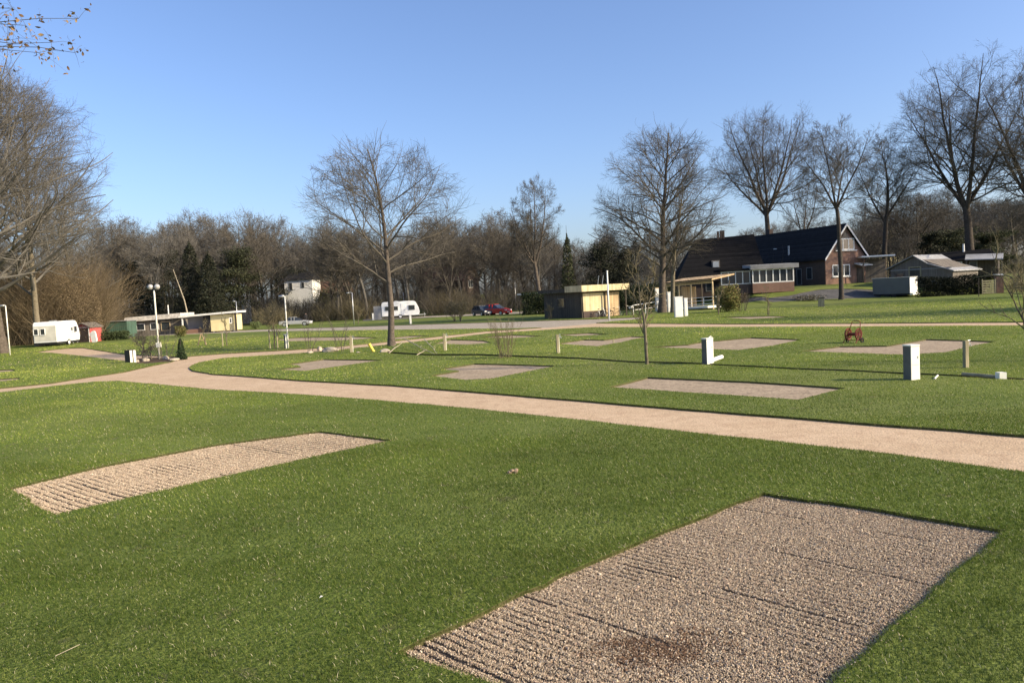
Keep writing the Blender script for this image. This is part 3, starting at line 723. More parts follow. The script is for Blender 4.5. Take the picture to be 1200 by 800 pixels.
hero(789, 80, 215, 'slimmer second trunk close beside the large dense bare tree', 3.2, 33, tr=0.26, clear=0.3, n1=14, n2=8, n3=6, n4=4, ang=(0.7, 0.4), trop=0.10, bark=MT['bark_pale'])
hero(902, 128, 125, 'bare tree with full rounded crown rising behind the middle of the farmhouse roof', 9.6, 34, tr=0.5, clear=0.34, leaders=6, lead_ang=0.62, n1=22, ang=(1.0, 0.65), trop=0.05, **TK)
hero(938, 126, 205, 'small leaning bare tree behind the farmhouse roof, between two taller ones', 4.2, 35, tr=0.28, clear=0.40, leaders=3, lead_ang=0.45, n1=14, n2=8, n3=7, n4=4, ang=(0.9, 0.5), trop=0.05, lean=(0.08, 0), twig_r=0.009)
hero(986, 92.5, 138, 'tall bare tree whose dark trunk stands right in front of the farmhouse gable', 5.4, 36, tr=0.29, clear=0.44, leaders=4, lead_ang=0.46, n1=22, ang=(1.0, 0.6), trop=0.05, bark=MT['bark_dark'], **TK)
hero(1036, 112, 150, 'bare tree behind the grey trailer, in front of the distant gabled house', 5.8, 37, tr=0.38, clear=0.38, leaders=4, lead_ang=0.48, n1=22, ang=(1.0, 0.6), trop=0.05, bark=MT['bark_dark'], **TK)
hero(1137, 104, 60, 'tallest bare tree at the right, forking into several limbs above the dark shed roof', 10.2, 38, tr=0.62, clear=0.26, leaders=5, lead_ang=0.52, n1=26, ang=(0.95, 0.6), trop=0.05, bark=MT['bark_dark'], **TK)
hero(1216, 98, 46, 'tall bare tree cut by the right edge of the photo', 9.0, 39, tr=0.55, clear=0.28, leaders=5, lead_ang=0.46, n1=26, ang=(0.95, 0.6), trop=0.05, bark=MT['bark_dark'], **TK)
# the big group at the left edge
LF = dict(n2=12, n3=8, n4=6, ang=(1.2, 0.6), trop=0.07, twig_r=0.008, flat=0.3, twig=MT['twig_grey'])
hero(2, 66, 58, 'huge bare beech at the left edge with long limbs sweeping to the right', 10.0, 41, tr=0.45, clear=0.22, n1=56, bark=MT['bark'], prof=lambda f: 1.1-0.5*f*f, **LF)
hero(46, 78, 92, 'bare tree with pale trunk behind the white caravan at the far left', 7.4, 42, tr=0.32, clear=0.2, n1=40, bark=MT['bark_pale'], prof=lambda f: 1.1-0.5*f*f, **LF)
hero(-60, 60, 20, 'bare tree just beyond the left edge of the photo, its outer twigs in view', 9, 43, tr=0.5, clear=0.2, n1=36, n2=10, n3=8, n4=4, ang=(1.2, 0.6), trop=0.05, twig_r=0.009, twig=MT['twig_grey'])
hero(92, 92, 205, 'shorter bare tree at the right flank of the left-hand trees, above the red hut', 6.0, 44, tr=0.28, clear=0.25, n1=30, bark=MT['bark_pale'], **LF)
# trees standing off to the right: they throw the long shadows across the far lawn
for i, (X, Y, H) in enumerate([(52, 44, 19), (66, 66, 22)]):
    tree('bare_tree', 'bare tree standing outside the right edge, nearer one' if i == 0 else 'bare tree standing outside the right edge, farther one', (X, Y, 0), MT['bark'], MT['twig'], seed=50+i, H=H, tr=0.5, W=7.5, clear=0.25, n1=26, n2=9, n3=7, n4=3, ang=(1.1, 0.5), trop=0.05, twig_r=0.012)

_p = Vector((46.5, 47.3, 0)); _t = thing('conifer', 'dense evergreen outside the right edge, casting the dark band on the far lawn', 'conifer', _p)
SHADE = _t
# background wood: eight source trees, each copied
VAR = []
specs = [dict(tr=0.24, W=5.4, clear=0.28, n1=24, n2=9, n3=6, n4=4, ang=(1.05, 0.55), trop=0.05), dict(tr=0.22, W=4.8, clear=0.34, leaders=3, lead_ang=0.25, n1=20, n2=8, n3=6, n4=4, ang=(0.8, 0.4), trop=0.09),
         dict(tr=0.26, W=6.0, clear=0.22, leaders=4, lead_ang=0.5, n1=20, n2=8, n3=6, n4=4, ang=(0.9, 0.5), trop=0.06), dict(tr=0.18, W=3.6, clear=0.30, n1=24, n2=8, n3=6, n4=4, ang=(0.8, 0.35), trop=0.10),
         dict(tr=0.26, W=5.8, clear=0.2, n1=26, n2=9, n3=7, n4=3, ang=(1.15, 0.55), trop=0.05), dict(tr=0.20, W=4.6, clear=0.42, leaders=3, lead_ang=0.35, n1=22, n2=8, n3=6, n4=4, ang=(0.9, 0.45), trop=0.08)]
for i, s in enumerate(specs):
    T, K, _ = tree_geo(seed=60+i, H=15, twig_r=0.012, **s)
    V, Q = join([T, K]); me = npmesh('wood_tree', V, Q, MT['twig_grey'] if i % 2 else MT['twig']).data
    VAR.append(me)
for o in [q for q in bpy.data.objects if q.name.startswith('wood_tree')]: bpy.data.objects.remove(o)
def prof_top(x):
    xs = [60, 130, 200, 240, 300, 340, 400, 480, 540, 575, 620, 680, 720, 760, 840, 900, 1000, 1080, 1150, 1240]
    ys = [258, 260, 260, 248, 246, 262, 262, 262, 254, 246, 262, 274, 266, 268, 276, 270, 246, 228, 222, 214]
    return float(np.interp(x, xs, ys))
rb = random.Random(12)
def near_word(px):
    for a, b in ((150, 'behind the green shed'), (215, 'behind the long low white-roofed building'), (290, 'behind the yellow cabin'), (375, 'around the distant white house'), (440, 'behind the silver car'), (520, 'behind the white caravan in the middle'), (610, 'behind the red car'),
                 (700, 'behind the dark side of the kiosk'), (790, 'left of the farmhouse'), (1000, 'beyond the farmhouse roof'), (1060, 'beyond the grey trailer'), (2000, 'beyond the shed at the right')):
        if px < a: return b
px = 108; k = 0
while px < 1240:
    D = rb.uniform(126, 178)
    if 318 < px < 382 and D < 156: D = rb.uniform(160, 178)
    pnt = gp(px, D); H = hz(pnt, prof_top(px)+rb.choice((-10, -2, 6, 16, 28, 40))+rb.uniform(-4, 8))
    if H > 4:
        o = bpy.data.objects.new('bare_woodland_tree', VAR[k % 6]); C.objects.link(o)
        sxy = min(1.25, max(0.75, H/15))*rb.uniform(0.95, 1.3)
        o.location = pnt; o.scale = (sxy, sxy, H/15); o.rotation_euler = (0, 0, rb.uniform(0, 6.28))
        b = near_word(px); tag(o, 'bare background tree '+b, 'tree', 'background trees '+b)
    px += rb.uniform(4, 8); k += 1
# far closing wood, reads as one mass
def merged_wood(name, label, spots, m, frac=1.0):
    parts = []
    for i, (x, y, z, H, ro) in enumerate(spots):
        me = VAR[i % 6]; n = len(me.vertices); v = np.empty(n*3, np.float32); me.vertices.foreach_get('co', v); v = v.reshape(-1, 3)
        q = np.empty(len(me.polygons)*4, np.int32); me.polygons.foreach_get('vertices', q); q = q.reshape(-1, 4)
        c, s = math.cos(ro), math.sin(ro); sc = min(1.2, H/15)
        w_ = np.column_stack([(v[:, 0]*c-v[:, 1]*s)*sc+x, (v[:, 0]*s+v[:, 1]*c)*sc+y, v[:, 2]*H/15+z]); parts.append((w_, q))
    V, Q = join(parts); return tag(npmesh(name, V, Q, m), label, 'wood', kind='stuff')
spots = []
for i in range(64):
    pxx = -20+i*20+rb.uniform(-9, 9); D = rb.uniform(185, 235); pnt = gp(pxx, D); H = max(7, hz(pnt, prof_top(pxx)+rb.uniform(4, 28)))
    spots.append((pnt.x, pnt.y, pnt.z, H, rb.uniform(0, 6)))
merged_wood('distant_wood', 'distant bare wood closing the view behind everything', spots, MT['twig_grey'])

# undergrowth: upright and arching thin stems in one mass
def thicket(name, label, boxes, m, seed, leafy=None, cat='undergrowth', thick=0.016):
    r = np.random.default_rng(seed); st = []; L = []
    for (pa, pb, D0, D1, h0, h1, n) in boxes:
        px_ = r.uniform(pa, pb, n); D_ = r.uniform(D0, D1, n)
        for a, d in zip(px_, D_):
            g = gp(a, d); st.append((g.x, g.y, g.z-0.1))
        hs = (0.5+0.5*np.sin(px_*0.11)*np.cos(px_*0.043+1))*(h1-h0)+h0
        L.append(hs*r.uniform(0.45, 1.15, n))
    st = np.array(st); L = np.concatenate(L); N = len(L)
    d = np.column_stack([r.normal(size=N)*0.28, r.normal(size=N)*0.28, np.ones(N)])
    P, rr = grow(r, st, d, L, np.full(N, thick), 5, 0.16, 0.0, 0.35)
    s2, d2, L2, R2 = kids(r, P, rr, L, 8, 0.15, 1.0, 0.8, 0.5, lambda f: 0.42-0.2*f, 0.6)
    P2, r2 = grow(r, s2, d2, L2, np.full(len(L2), thick*0.6), 3, 0.18, 0.05, 0.4)
    V, Q = join([tubes(P, rr, 3), tubes(P2, r2, 3)])
    return tag(npmesh(name, V, Q, m), label, cat, kind='stuff')
thicket('undergrowth', 'grey-brown undergrowth along the foot of the background wood', [(100, 318, 124, 160, 3.0, 8.5, 1800), (318, 380, 126, 139, 3.3, 4.2, 900), (380, 700, 124, 160, 3.0, 8.0, 2500), (700, 1240, 112, 150, 2.5, 6.5, 2400), (100, 1240, 165, 190, 5, 11, 2600)], MT['twig'], 71, thick=0.02)
thicket('undergrowth', 'lighter olive undergrowth in patches before the background wood', [(300, 345, 120, 126, 2, 3.6, 260), (370, 440, 124, 132, 2.5, 5.0, 500), (505, 560, 126, 134, 3, 5.0, 420), (560, 640, 128, 136, 2, 4.6, 300), (740, 800, 96, 110, 2, 4, 300), (1182, 1240, 84, 94, 2, 4.5, 200)], MT['twig_olive'], 72, thick=0.018)
thicket('undergrowth', 'golden-brown thicket of young beeches at the foot of the left-hand trees', [(-60, 62, 83, 96, 9.0, 12.5, 2300), (60, 118, 88, 102, 8.0, 11.5, 1900), (112, 128, 96, 106, 3, 6, 250)], MT['twig_gold'], 73, thick=0.017)
def leaf_cloud(cen, ext, n, size, tones, seed, name, label=None, parent=None, m=None, shape='ell', kind=None, cat=None, tz=0.0):
    r = np.random.default_rng(seed); c = np.zeros((n, 3))
    q = r.normal(size=(n, 3)); q /= np.linalg.norm(q, axis=1)[:, None]; rad = r.random((n, 1))**0.45
    c = q*rad*np.array(ext)
    if shape == 'box': c = r.uniform(-1, 1, (n, 3))*np.array(ext)
    if shape == 'cone':
        h = 1-np.sqrt(r.random(n)); a = r.uniform(0, 6.28, n); tier = 0.72+0.28*np.abs(np.sin(h*34))
        rr_ = (1-h)*tier*r.random(n)**0.35
        c = np.column_stack([np.cos(a)*rr_*ext[0], np.sin(a)*rr_*ext[1], (h*2-1)*ext[2] - rr_*ext[2]*0.10])
    if shape == 'pine':
        K = 26; hb = r.uniform(0.02, 0.98, K); ab = r.uniform(0, 6.28, K); rb_ = (1-hb**2.2)*r.uniform(0.35, 0.8, K)
        j = r.integers(0, K, n); c = np.column_stack([np.cos(ab[j])*rb_[j]*ext[0], np.sin(ab[j])*rb_[j]*ext[1], (hb[j]*2-1)*ext[2]*0.93]) + q*rad*np.array([ext[0]*0.48, ext[1]*0.48, ext[2]*0.14])
    # clumpiness
    lump = 1+0.16*np.sin(c[:, 0:1]*5.1/ext[0]+2)*np.cos(c[:, 2:3]*4.3/ext[2])+0.12*np.sin(c[:, 1:2]*6/ext[1]+c[:, 2:3]*5/ext[2])
    c = c*lump + np.array(cen)
    a = unit(r.normal(size=(n, 3))); b = unit(np.cross(a, r.normal(size=(n, 3)))); s = size*r.uniform(0.5, 1.3, (n, 1))
    V = np.stack([c-a*s, c+b*s*0.45, c+a*s, c-b*s*0.45], 1).reshape(-1, 3); Q = (4*np.arange(n)[:, None]+np.arange(4)[None])
    T = np.array(tones)[r.integers(0, len(tones), n)]*r.uniform(0.7, 1.25, (n, 1))
    o = npmesh(name, V, Q, m or MT['leaf'], parent, np.repeat(T, 4, 0))
    if label: tag(o, label, cat, kind=kind)
    return o
GOLD = [(0.235, 0.175, 0.10), (0.19, 0.14, 0.08), (0.29, 0.22, 0.13), (0.15, 0.115, 0.07)]
EV = [(0.028, 0.045, 0.020), (0.04, 0.055, 0.025), (0.055, 0.065, 0.030), (0.02, 0.032, 0.016)]
def golden_leaves():
    r = np.random.default_rng(77); n = 170000; pxs = r.uniform(-60, 122, n); D = r.uniform(83, 104, n)
    top = np.interp(pxs, [-60, 20, 70, 110, 136], [11.5, 11.2, 10.2, 8.4, 4.0])*(0.86+0.14*np.sin(pxs*0.19))
    z = r.random(n)**0.85*top
    X = (pxs-600)/F*D*1.0 + 0.052*0; c = np.column_stack([X - 0.05*0, D, z])
    # shift to follow the rolled columns
    g = np.array([tuple(gp(a, d)) for a, d in zip(np.linspace(-60, 136, 20), np.full(20, 92.0))]); c[:, 0] = np.interp(pxs, np.linspace(-60, 136, 20), g[:, 0])*D/92.0
    keep = (np.sin(c[:, 0]*1.3+z*1.1)*np.cos(c[:, 1]*0.9-z*0.8)+r.normal(size=n)*0.5) > -0.7; c = c[keep]; n = len(c)
    a = unit(r.normal(size=(n, 3))); b = unit(np.cross(a, r.normal(size=(n, 3)))); s = 0.06*r.uniform(0.5, 1.3, (n, 1))
    V = np.stack([c-a*s, c+b*s*0.5, c+a*s, c-b*s*0.5], 1).reshape(-1, 3); Q = (4*np.arange(n)[:, None]+np.arange(4)[None])
    T = np.array(GOLD)[r.integers(0, 4, n)]*r.uniform(0.7, 1.2, (n, 1))
    tag(npmesh('dead_leaves', V, Q, MT['leaf'], None, np.repeat(T, 4, 0)), 'dry golden-brown leaves clinging to the thicket under the left-hand trees', 'leaves', kind='stuff')
golden_leaves()

# conifers and evergreens of the background
def conifer(px, D, top, half, label, seed, tones=EV, n=9000, name='conifer', stem=0.14, size=0.17, low=0.04, rnd=False):
    p, H = tall(px, D, top); t = thing(name, label, 'conifer', p)
    MB().tube([(0, 0, -0.1), (0, 0, H*0.5), (0, 0, H*0.98)], [stem, stem*0.6, 0.02], 7).build('trunk', MT['bark_dark'], t, smooth=True)
    leaf_cloud((0, 0, H*(0.5+low)), (half, half, H*(0.5-low)), int(n*1.5), size, tones, seed, 'crown', parent=t, shape='pine' if rnd else 'cone')
    return t
EVD = [(0.030, 0.036, 0.022), (0.042, 0.046, 0.028), (0.055, 0.055, 0.034), (0.022, 0.026, 0.017)]
EVM = [(0.045, 0.055, 0.028), (0.06, 0.068, 0.035), (0.08, 0.082, 0.042), (0.035, 0.04, 0.022)]
MB().tube([(0, 0, -0.1), (0, 0, 8)], [0.2, 0.03], 7).build('trunk', MT['bark_dark'], SHADE)
leaf_cloud((0, 0, 4.6), (2.6, 2.6, 4.2), 9000, 0.2, EVD, 99, 'crown', parent=SHADE, shape='pine')
conifer(229, 124, 268, 3.8, 'dark fir, taller of the two behind the yellow cabin', 81, EVD, n=6500)
conifer(250, 122, 282, 3.8, 'dark fir right beside the taller fir, behind the yellow cabin', 82, EVD, n=6000)
conifer(196, 130, 290, 4.6, 'dark broad fir left of the two firs, behind the double globe lamp', 83, EVD, n=6500, rnd=True)
conifer(284, 130, 288, 5.0, 'dull olive fir right of the two dark firs', 84, EVM, 7000, rnd=True)
conifer(158, 132, 300, 4.8, 'low dark evergreen behind the green shed', 85, EVD, 6500, rnd=True)
conifer(668, 116, 262, 2.0, 'narrow spindly conifer standing right of the slim bare tree', 86, EVM, 1700, stem=0.12, size=0.20)
conifer(706, 124, 280, 4.2, 'dark pine behind the kiosk roof', 87, EVD, n=4600, rnd=True)
conifer(732, 126, 284, 3.8, 'dark pine just right of the one behind the kiosk', 88, EVD, n=4200, rnd=True)
conifer(1092, 118, 270, 2.8, 'dark narrow evergreen behind the left end of the grey shed', 89, EVD, n=6000, rnd=True)
conifer(1112, 122, 266, 5.2, 'broad olive evergreen left of the tallest bare tree', 90, EVM, 9000, rnd=True)
conifer(1160, 116, 270, 5.0, 'broad olive evergreen right of the tallest bare tree', 91, EVM, 9000, rnd=True)
conifer(343, 152, 310, 5.0, 'dark evergreen rising over the distant white house', 92, EVD, n=6000, rnd=True)
def hedge(px0, px1, D, h, depth, label, seed, tones=EV, n=9000, name='hedge', cat='hedge', size=0.12, D2=None):
    a = gp(px0, D); b = gp(px1, D2 or D); L = (b-a).length; ang = math.atan2(b.y-a.y, b.x-a.x)
    t = thing(name, label, cat, (a+b)/2, ang)
    leaf_cloud((0, 0, h/2), (L/2, depth/2, h/2), n, size, tones, seed, 'foliage', parent=t, shape='box')
    m = MB()
    r = random.Random(seed)
    for i in range(max(3, int(L/0.7))):
        x = -L/2+0.3+i*(L-0.6)/max(1, int(L/0.7)-1); m.tube([(x, 0, -0.1), (x+r.uniform(-.2, .2), 0, h*0.8)], [0.04, 0.02], 5)
    m.build('stem', MT['bark_dark'], t)
    return t
hedge(616, 690, 100, 2.9, 2.0, 'dark clipped hedge left of the kiosk', 101, n=16000)
hedge(690, 790, 97, 3.2, 2.2, 'dark tall hedge behind the kiosk and its bicycles', 102, n=17000)
hedge(1079, 1154, 88, 2.25, 1.0, 'black-green hedge in front of the grey shed', 103, [(0.014, 0.018, 0.012), (0.02, 0.024, 0.016)], n=16000, size=0.10)
hedge(112, 150, 86, 1.0, 1.2, 'low green hedge in front of the green metal shed', 104, [(0.09, 0.12, 0.05), (0.07, 0.09, 0.04)], n=5000)
def bush(px, py, wpx, hpx, label, seed, tones, n=3000, size=0.07, name='bush', cone=False):
    p = at(px, py); s = F/max(4, p.y); w_ = wpx/s/2; h = hpx/s
    t = thing(name, label, 'bush', p)
    leaf_cloud((0, 0, h*0.52), (w_, w_, h*0.48), n, size, tones, seed, 'foliage', parent=t, shape='cone' if cone else 'ell')
    m = MB(); r = random.Random(seed)
    for i in range(5): m.tube([(r.uniform(-.1, .1), r.uniform(-.1, .1), -0.05), (r.uniform(-.5, .5)*w_, r.uniform(-.5, .5)*w_, h*0.8)], [0.03, 0.01], 5)
    m.build('stem', MT['bark_dark'], t)
    return t
BT = [(0.16, 0.17, 0.055), (0.20, 0.19, 0.06), (0.12, 0.13, 0.045), (0.22, 0.16, 0.07)]
p = gp(851, 86); t = bush(853, 366, 30, 33, 'round yellow-green bush right of the open pavilion', 111, BT, 6500, 0.10)
bush(212, 395, 14, 14, 'small round clipped yellow-green bush by the yellow cabin', 112, BT, 2500, 0.07)
bush(213, 421.5, 15, 30, 'small dark green dwarf conifer at the path junction', 113, [(0.04, 0.07, 0.03), (0.06, 0.085, 0.035), (0.03, 0.05, 0.025)], 5000, 0.035, 'dwarf_conifer', True)
bush(300, 386, 13, 10, 'small round pale green bush right of the yellow cabin', 114, [(0.16, 0.20, 0.08), (0.13, 0.16, 0.07)], 2000, 0.07)
bush(382, 369.5, 34, 34, 'tall loose green shrub beyond the silver car', 115, [(0.09, 0.11, 0.04), (0.12, 0.13, 0.05), (0.15, 0.14, 0.06)], 3800, 0.13)
bush(948, 353, 40, 8, 'low planted shrub bed with pale flowers before the farmhouse wall', 116, [(0.12, 0.10, 0.07), (0.08, 0.08, 0.05), (0.10, 0.09, 0.06), (0.35, 0.33, 0.29)], 1800, 0.08)
bush(865, 357, 24, 14, 'low brown shrub at the corner of the farmhouse sunroom', 117, [(0.12, 0.09, 0.06), (0.09, 0.07, 0.045)], 1700, 0.09)

# ------------------------------------------------------------------ building helpers
def window(parent, x0, x1, z0, z1, y=None, x=None, out=-1, frame=0.07, bars=0, m=None, hbar=False):
    """a framed window on a local wall plane (y=const facing out*y, or x=const facing out*x)"""
    m = m or MT['white']; fr = MB(); d = 0.05*out
    def bx(a0, a1, b0, b1, e0, e1):
        if y is not None: fr.box(a0, a1, min(y+e0*out, y+e1*out), max(y+e0*out, y+e1*out), b0, b1)
        else: fr.box(min(x+e0*out, x+e1*out), max(x+e0*out, x+e1*out), a0, a1, b0, b1)
    bx(x0, x1, z0, z0+frame, 0.003, 0.07); bx(x0, x1, z1-frame, z1, 0.003, 0.07)
    bx(x0, x0+frame, z0+frame, z1-frame, 0.003, 0.066); bx(x1-frame, x1, z0+frame, z1-frame, 0.003, 0.066)
    for i in range(bars):
        c = x0+(x1-x0)*(i+1)/(bars+1); bx(c-frame/2, c+frame/2, z0+frame, z1-frame, 0.003, 0.062)
    if hbar: c = z0+(z1-z0)*0.7; bx(x0+frame, x1-frame, c-0.025, c+0.025, 0.003, 0.058)
    w_ = fr.build('window', m, parent)
    g = MB()
    if y is not None: g.box(x0+frame, x1-frame, min(y+0.002*out, y+0.03*out), max(y+0.002*out, y+0.03*out), z0+frame, z1-frame)
    else: g.box(min(x+0.002*out, x+0.03*out), max(x+0.002*out, x+0.03*out), x0+frame, x1-frame, z0+frame, z1-frame)
    g.build('pane', MT['glass'], w_)
    return w_
def gable_shell(t, L, W, eave, ridge, wall, roof, over=0.35, th=0.16, gable_wall=None, trim=None):
    """ridge along local X from -L to 0; near gable at x=0; long walls at y=-W/2 and y=W/2"""
    MB().prism([(0, -W/2, 0), (0, W/2, 0), (0, W/2, eave), (0, 0, ridge), (0, -W/2, eave)], (-L, 0, 0)).build('wall', wall, t)
    sl = (ridge-eave)/(W/2)
    for s in (-1, 1):
        y1 = s*(W/2+over); z1 = ridge-sl*(W/2+over)
        MB().prism([(over, 0, ridge+0.02), (over, y1, z1+0.02), (over, y1, z1+0.02+th), (over, 0, ridge+0.02+th*1.3)], (-L-2*over, 0, 0)).build('roof', roof, t)
        if trim: MB().prism([(over+0.003, 0, ridge-0.10), (over+0.003, y1, z1-0.10), (over+0.003, y1, z1+th*0.9+0.03), (over+0.003, 0, ridge+th*1.1+0.06)], (0.06, 0, 0)).build('bargeboard', trim, t)

# farmhouse: near corner of gable under (968,338)
HR = vr(985, -46)
Wd = 7.1
corner = gp(968, 104); e = Vector((math.cos(HR), math.sin(HR), 0)); n_ = Vector((-math.sin(HR), math.cos(HR), 0))
gc = corner + n_*(Wd/2)
H_ridge = hz(gc, 264)
t = thing('farmhouse', 'large brick farmhouse with long steep black roof and a lit gable end', 'house', gc, HR)
eave = 3.9
gable_shell(t, 20.5, Wd, eave, H_ridge, MT['brick'], MT['roof'], 0.4, 0.18, trim=MT['white'])
# render band in the gable, upper window, lower window, door
MB().prism([(0.03, -1.95, 4.72), (0.03, 1.95, 4.72), (0.03, 0.0, H_ridge-0.75)], (0.05, 0, 0)).build('gable_panel', MT['timber_grey'], t)
window(t, -1.5, 1.5, 4.75, 6.35, x=0.09, out=1, bars=2, frame=0.13)
MB().box(0.08, 0.26, -1.9, 1.9, 4.6, 4.72).build('sill', MT['white'], t)
window(t, -2.4, 0.7, 1.1, 2.75, x=0.0, out=1, bars=2, frame=0.12)
MB().box(0.0, 0.16, -2.5, 0.8, 1.0, 1.09).build('sill', MT['white'], t)
MB().box(0.0, 0.05, 2.0, 3.1, 0.05, 2.2).build('door', MT['timber_dark'], t)
MB().prism([(0.0, 1.6, 2.75), (1.2, 1.6, 2.45), (1.2, 1.6, 2.55), (0.0, 1.6, 2.88)], (0, 2.1, 0)).build('porch_roof', MT['white'], t)
# long side: windows below the eave, sunroom, flue
window(t, -3.6, -2.5, 0.9, 2.6, y=-Wd/2-0.03, out=-1, m=MT['grey']); window(t, -5.6, -4.6, 0.2, 2.5, y=-Wd/2-0.03, out=-1, m=MT['grey'])
MB().box(-20.3, -0.15, -Wd/2-0.03, -Wd/2-0.003, 0, eave-0.1).build('wall_shade_sheet', MT['brick_dark'], t)  # dark sheet standing in for tree shade on the long wall
MB().tube([(-7.8, -3.0, 3.8), (-7.8, -3.0, 6.0)], 0.14, 8).build('flue', MT['galv'], t)
MB().box(-16.5, -15.7, 0.1, 0.8, H_ridge-0.5, H_ridge+1.0).build('chimney', MT['brick_dark'], t)
MB().box(-12.1, -11.4, -2.2, -2.05, 5.0, 5.9).build('roof_light', MT['galv'], t)
# sunroom: its own glazed wall, turned a little to the sun
sc = gp(931, 98); srr = R(-4); t2 = thing('sunroom', 'white glazed sunroom with a flat grey roof against the farmhouse long side', 'sunroom', sc, srr)
sw = 84/(F/97)
MB().box(-5.3, 0, 0, 4.0, 0, 1.25).build('brick_base', MT['brick'], t2)
MB().box(-sw, -5.303, 0.5, 4.0, 0, 1.25).build('brick_base', MT['brick_dark'], t2)  # left base in darker brick, standing in for the shade there
fr = MB()
for i in range(7): x = -5.25+i*0.865; fr.box(x-0.07, x+0.07, 0.02, 0.16, 1.25, 3.05)
fr.box(-5.3, 0, 0.0, 0.18, 1.253, 1.39); fr.box(-5.3, 0, 0.0, 0.18, 2.93, 3.05)
fr.build('window_frame', MT['white'], t2)
for i in range(4): y = 0.5+i*1.1; MB().box(-0.14, -0.01, y-0.06, y+0.06, 1.253, 3.05).build('mullion', MT['white'], t2)
MB().box(-5.25, -0.1, 0.08, 0.11, 1.3, 3.0).build('pane', MT['glass'], t2)
MB().box(-0.09, -0.06, 0.12, 3.9, 1.3, 3.0).build('pane', MT['glass'], t2)
fr = MB()
for i in range(5): x = -sw+i*0.92; fr.box(x, x+0.13, 0.52, 0.66, 1.25, 2.9)
fr.box(-sw, -5.31, 0.5, 0.68, 1.253, 1.36); fr.box(-sw, -5.31, 0.5, 0.68, 2.86, 2.98)
fr.build('window_frame', MT['galv'], t2)  # duller frame tone carries on the painted shade of the left part
MB().box(-sw, -5.32, 0.57, 0.60, 1.3, 2.9).build('pane', MT['glass'], t2)
MB().prism([(-5.6, -0.35, 3.06), (0.55, -0.35, 3.06), (0.55, -0.35, 3.62), (-5.6, -0.35, 3.62)], (0, 4.5, 0.15)).build('roof', MT['sheet'], t2)
MB().box(-sw-0.2, -5.65, 0.2, 4.2, 3.0, 3.3).build('roof', MT['roof2'], t2)
# left wing, darker, hipped
lw = gp(850, 108); t = thing('farmhouse_wing', 'dark hip-roofed wing left of the long black farmhouse roof', 'house', lw, R(-6))
ww = 7.4
a = [(-ww, -3.6, 2.2), (5.2, -3.6, 2.2), (5.2, 5.2, 2.2), (-ww, 5.2, 2.2), (-3.9, 0.8, 8.3), (4.4, 0.8, 8.6)]
MB().add(a, [(0, 1, 5, 4), (1, 2, 5), (2, 3, 4, 5), (3, 0, 4), (0, 3, 2, 1)]).build('roof', MT['roof2'], t)
MB().box(-ww+0.5, 2.6, -3.2, 4.8, 0, 2.2).build('wall', MT['brick_dark'], t)
window(t, -3.2, -2.2, 0.8, 2.0, y=-3.2, out=-1, m=MT['grey']); window(t, -0.9, 0.4, 0.8, 2.0, y=-3.2, out=-1, m=MT['grey'])
d = MB().prism([(-2.1, -2.3, 4.0), (-1.0, -2.3, 4.0), (-1.0, -2.3, 5.1), (-2.1, -2.3, 5.1)], (0, 1.6, 0)).build('dormer', MT['timber_grey'], t)
g = MB().box(-1.95, -1.15, -2.34, -2.303, 4.15, 4.95).build('pane', MT['galv'], d)
m = MB()
for x in (-0.75, -0.35, 0.0): m.box(x, x+0.28, 0.5, 0.9, 8.2, 9.4+0.2*math.sin(x*9))
m.build('chimney', MT['brick_dark'], t)
# garage roof right of the gable and the far sunlit gabled house
t = thing('carport', 'low white-edged flat roof joining the farmhouse gable on its right', 'carport', gp(1030, 104), R(-8))
MB().box(-2.2, 2.2, 0, 3.5, 3.55, 3.75).build('roof', MT['white'], t)
m = MB()
for x in (-2.0, 1.9):
    for y in (0.1, 3.3): MB().box(x, x+0.12, y, y+0.12, 0, 3.55).build('post', MT['timber_dark'], t)
MB().box(-1.9, 1.9, 3.1, 3.2, 0, 3.3).build('wall', MT['timber_grey'], t)
p = gp(1046, 158); t = thing('distant_house', 'distant house with two steep pale gables behind the bare tree and trailer', 'house', p, vr(1046, -52))
hh = hz(p, 262); gable_shell(t, 9, 8, 5.0, hh, MT['yellow_wall'], MT['roof_red'], 0.4, 0.15, trim=MT['white'])
window(t, -1.5, 1.5, 5.5, 7.2, x=0.0, out=1, bars=1); MB().box(-9, 0.02, -4.6, -4.02, 4.2, 4.5).build('gutter', MT['white'], t)

# kiosk and its dark side
KR = vr(683, -55); p = gp(683, 77); t = thing('kiosk', 'flat-roofed kiosk with sunlit cream front boards and dark timber side', 'kiosk', p, KR)
KL, KW = 7.3, 4.9                       # near corner at origin: front plane x=0 from y=0..KW, side plane y=0 from x=-KL..0
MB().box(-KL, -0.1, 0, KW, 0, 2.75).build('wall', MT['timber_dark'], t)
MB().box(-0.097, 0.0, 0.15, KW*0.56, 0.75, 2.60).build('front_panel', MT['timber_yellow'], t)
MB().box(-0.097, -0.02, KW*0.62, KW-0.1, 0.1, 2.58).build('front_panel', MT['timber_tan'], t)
MB().box(-0.097, -0.03, 0.15, KW*0.56, 0.0, 0.745).build('plinth', MT['brick_dark'], t)
MB().box(-KL*0.32, 0.75, -0.5, KW+0.7, 2.78, 3.42).build('roof_fascia', MT['timber_yellow'], t)
MB().box(-KL-0.4, -KL*0.32-0.003, -0.45, KW+0.5, 2.78, 3.15).build('roof', MT['timber_dark'], t)
for y in (KW*0.585, KW+0.3): MB().box(0.45, 0.57, y, y+0.12, 0, 2.78).build('porch_post', MT['timber_dark'], t)
MB().box(-0.02, 0.03, KW*0.575, KW*0.60, 0, 2.75).build('door', MT['timber_dark'], t)
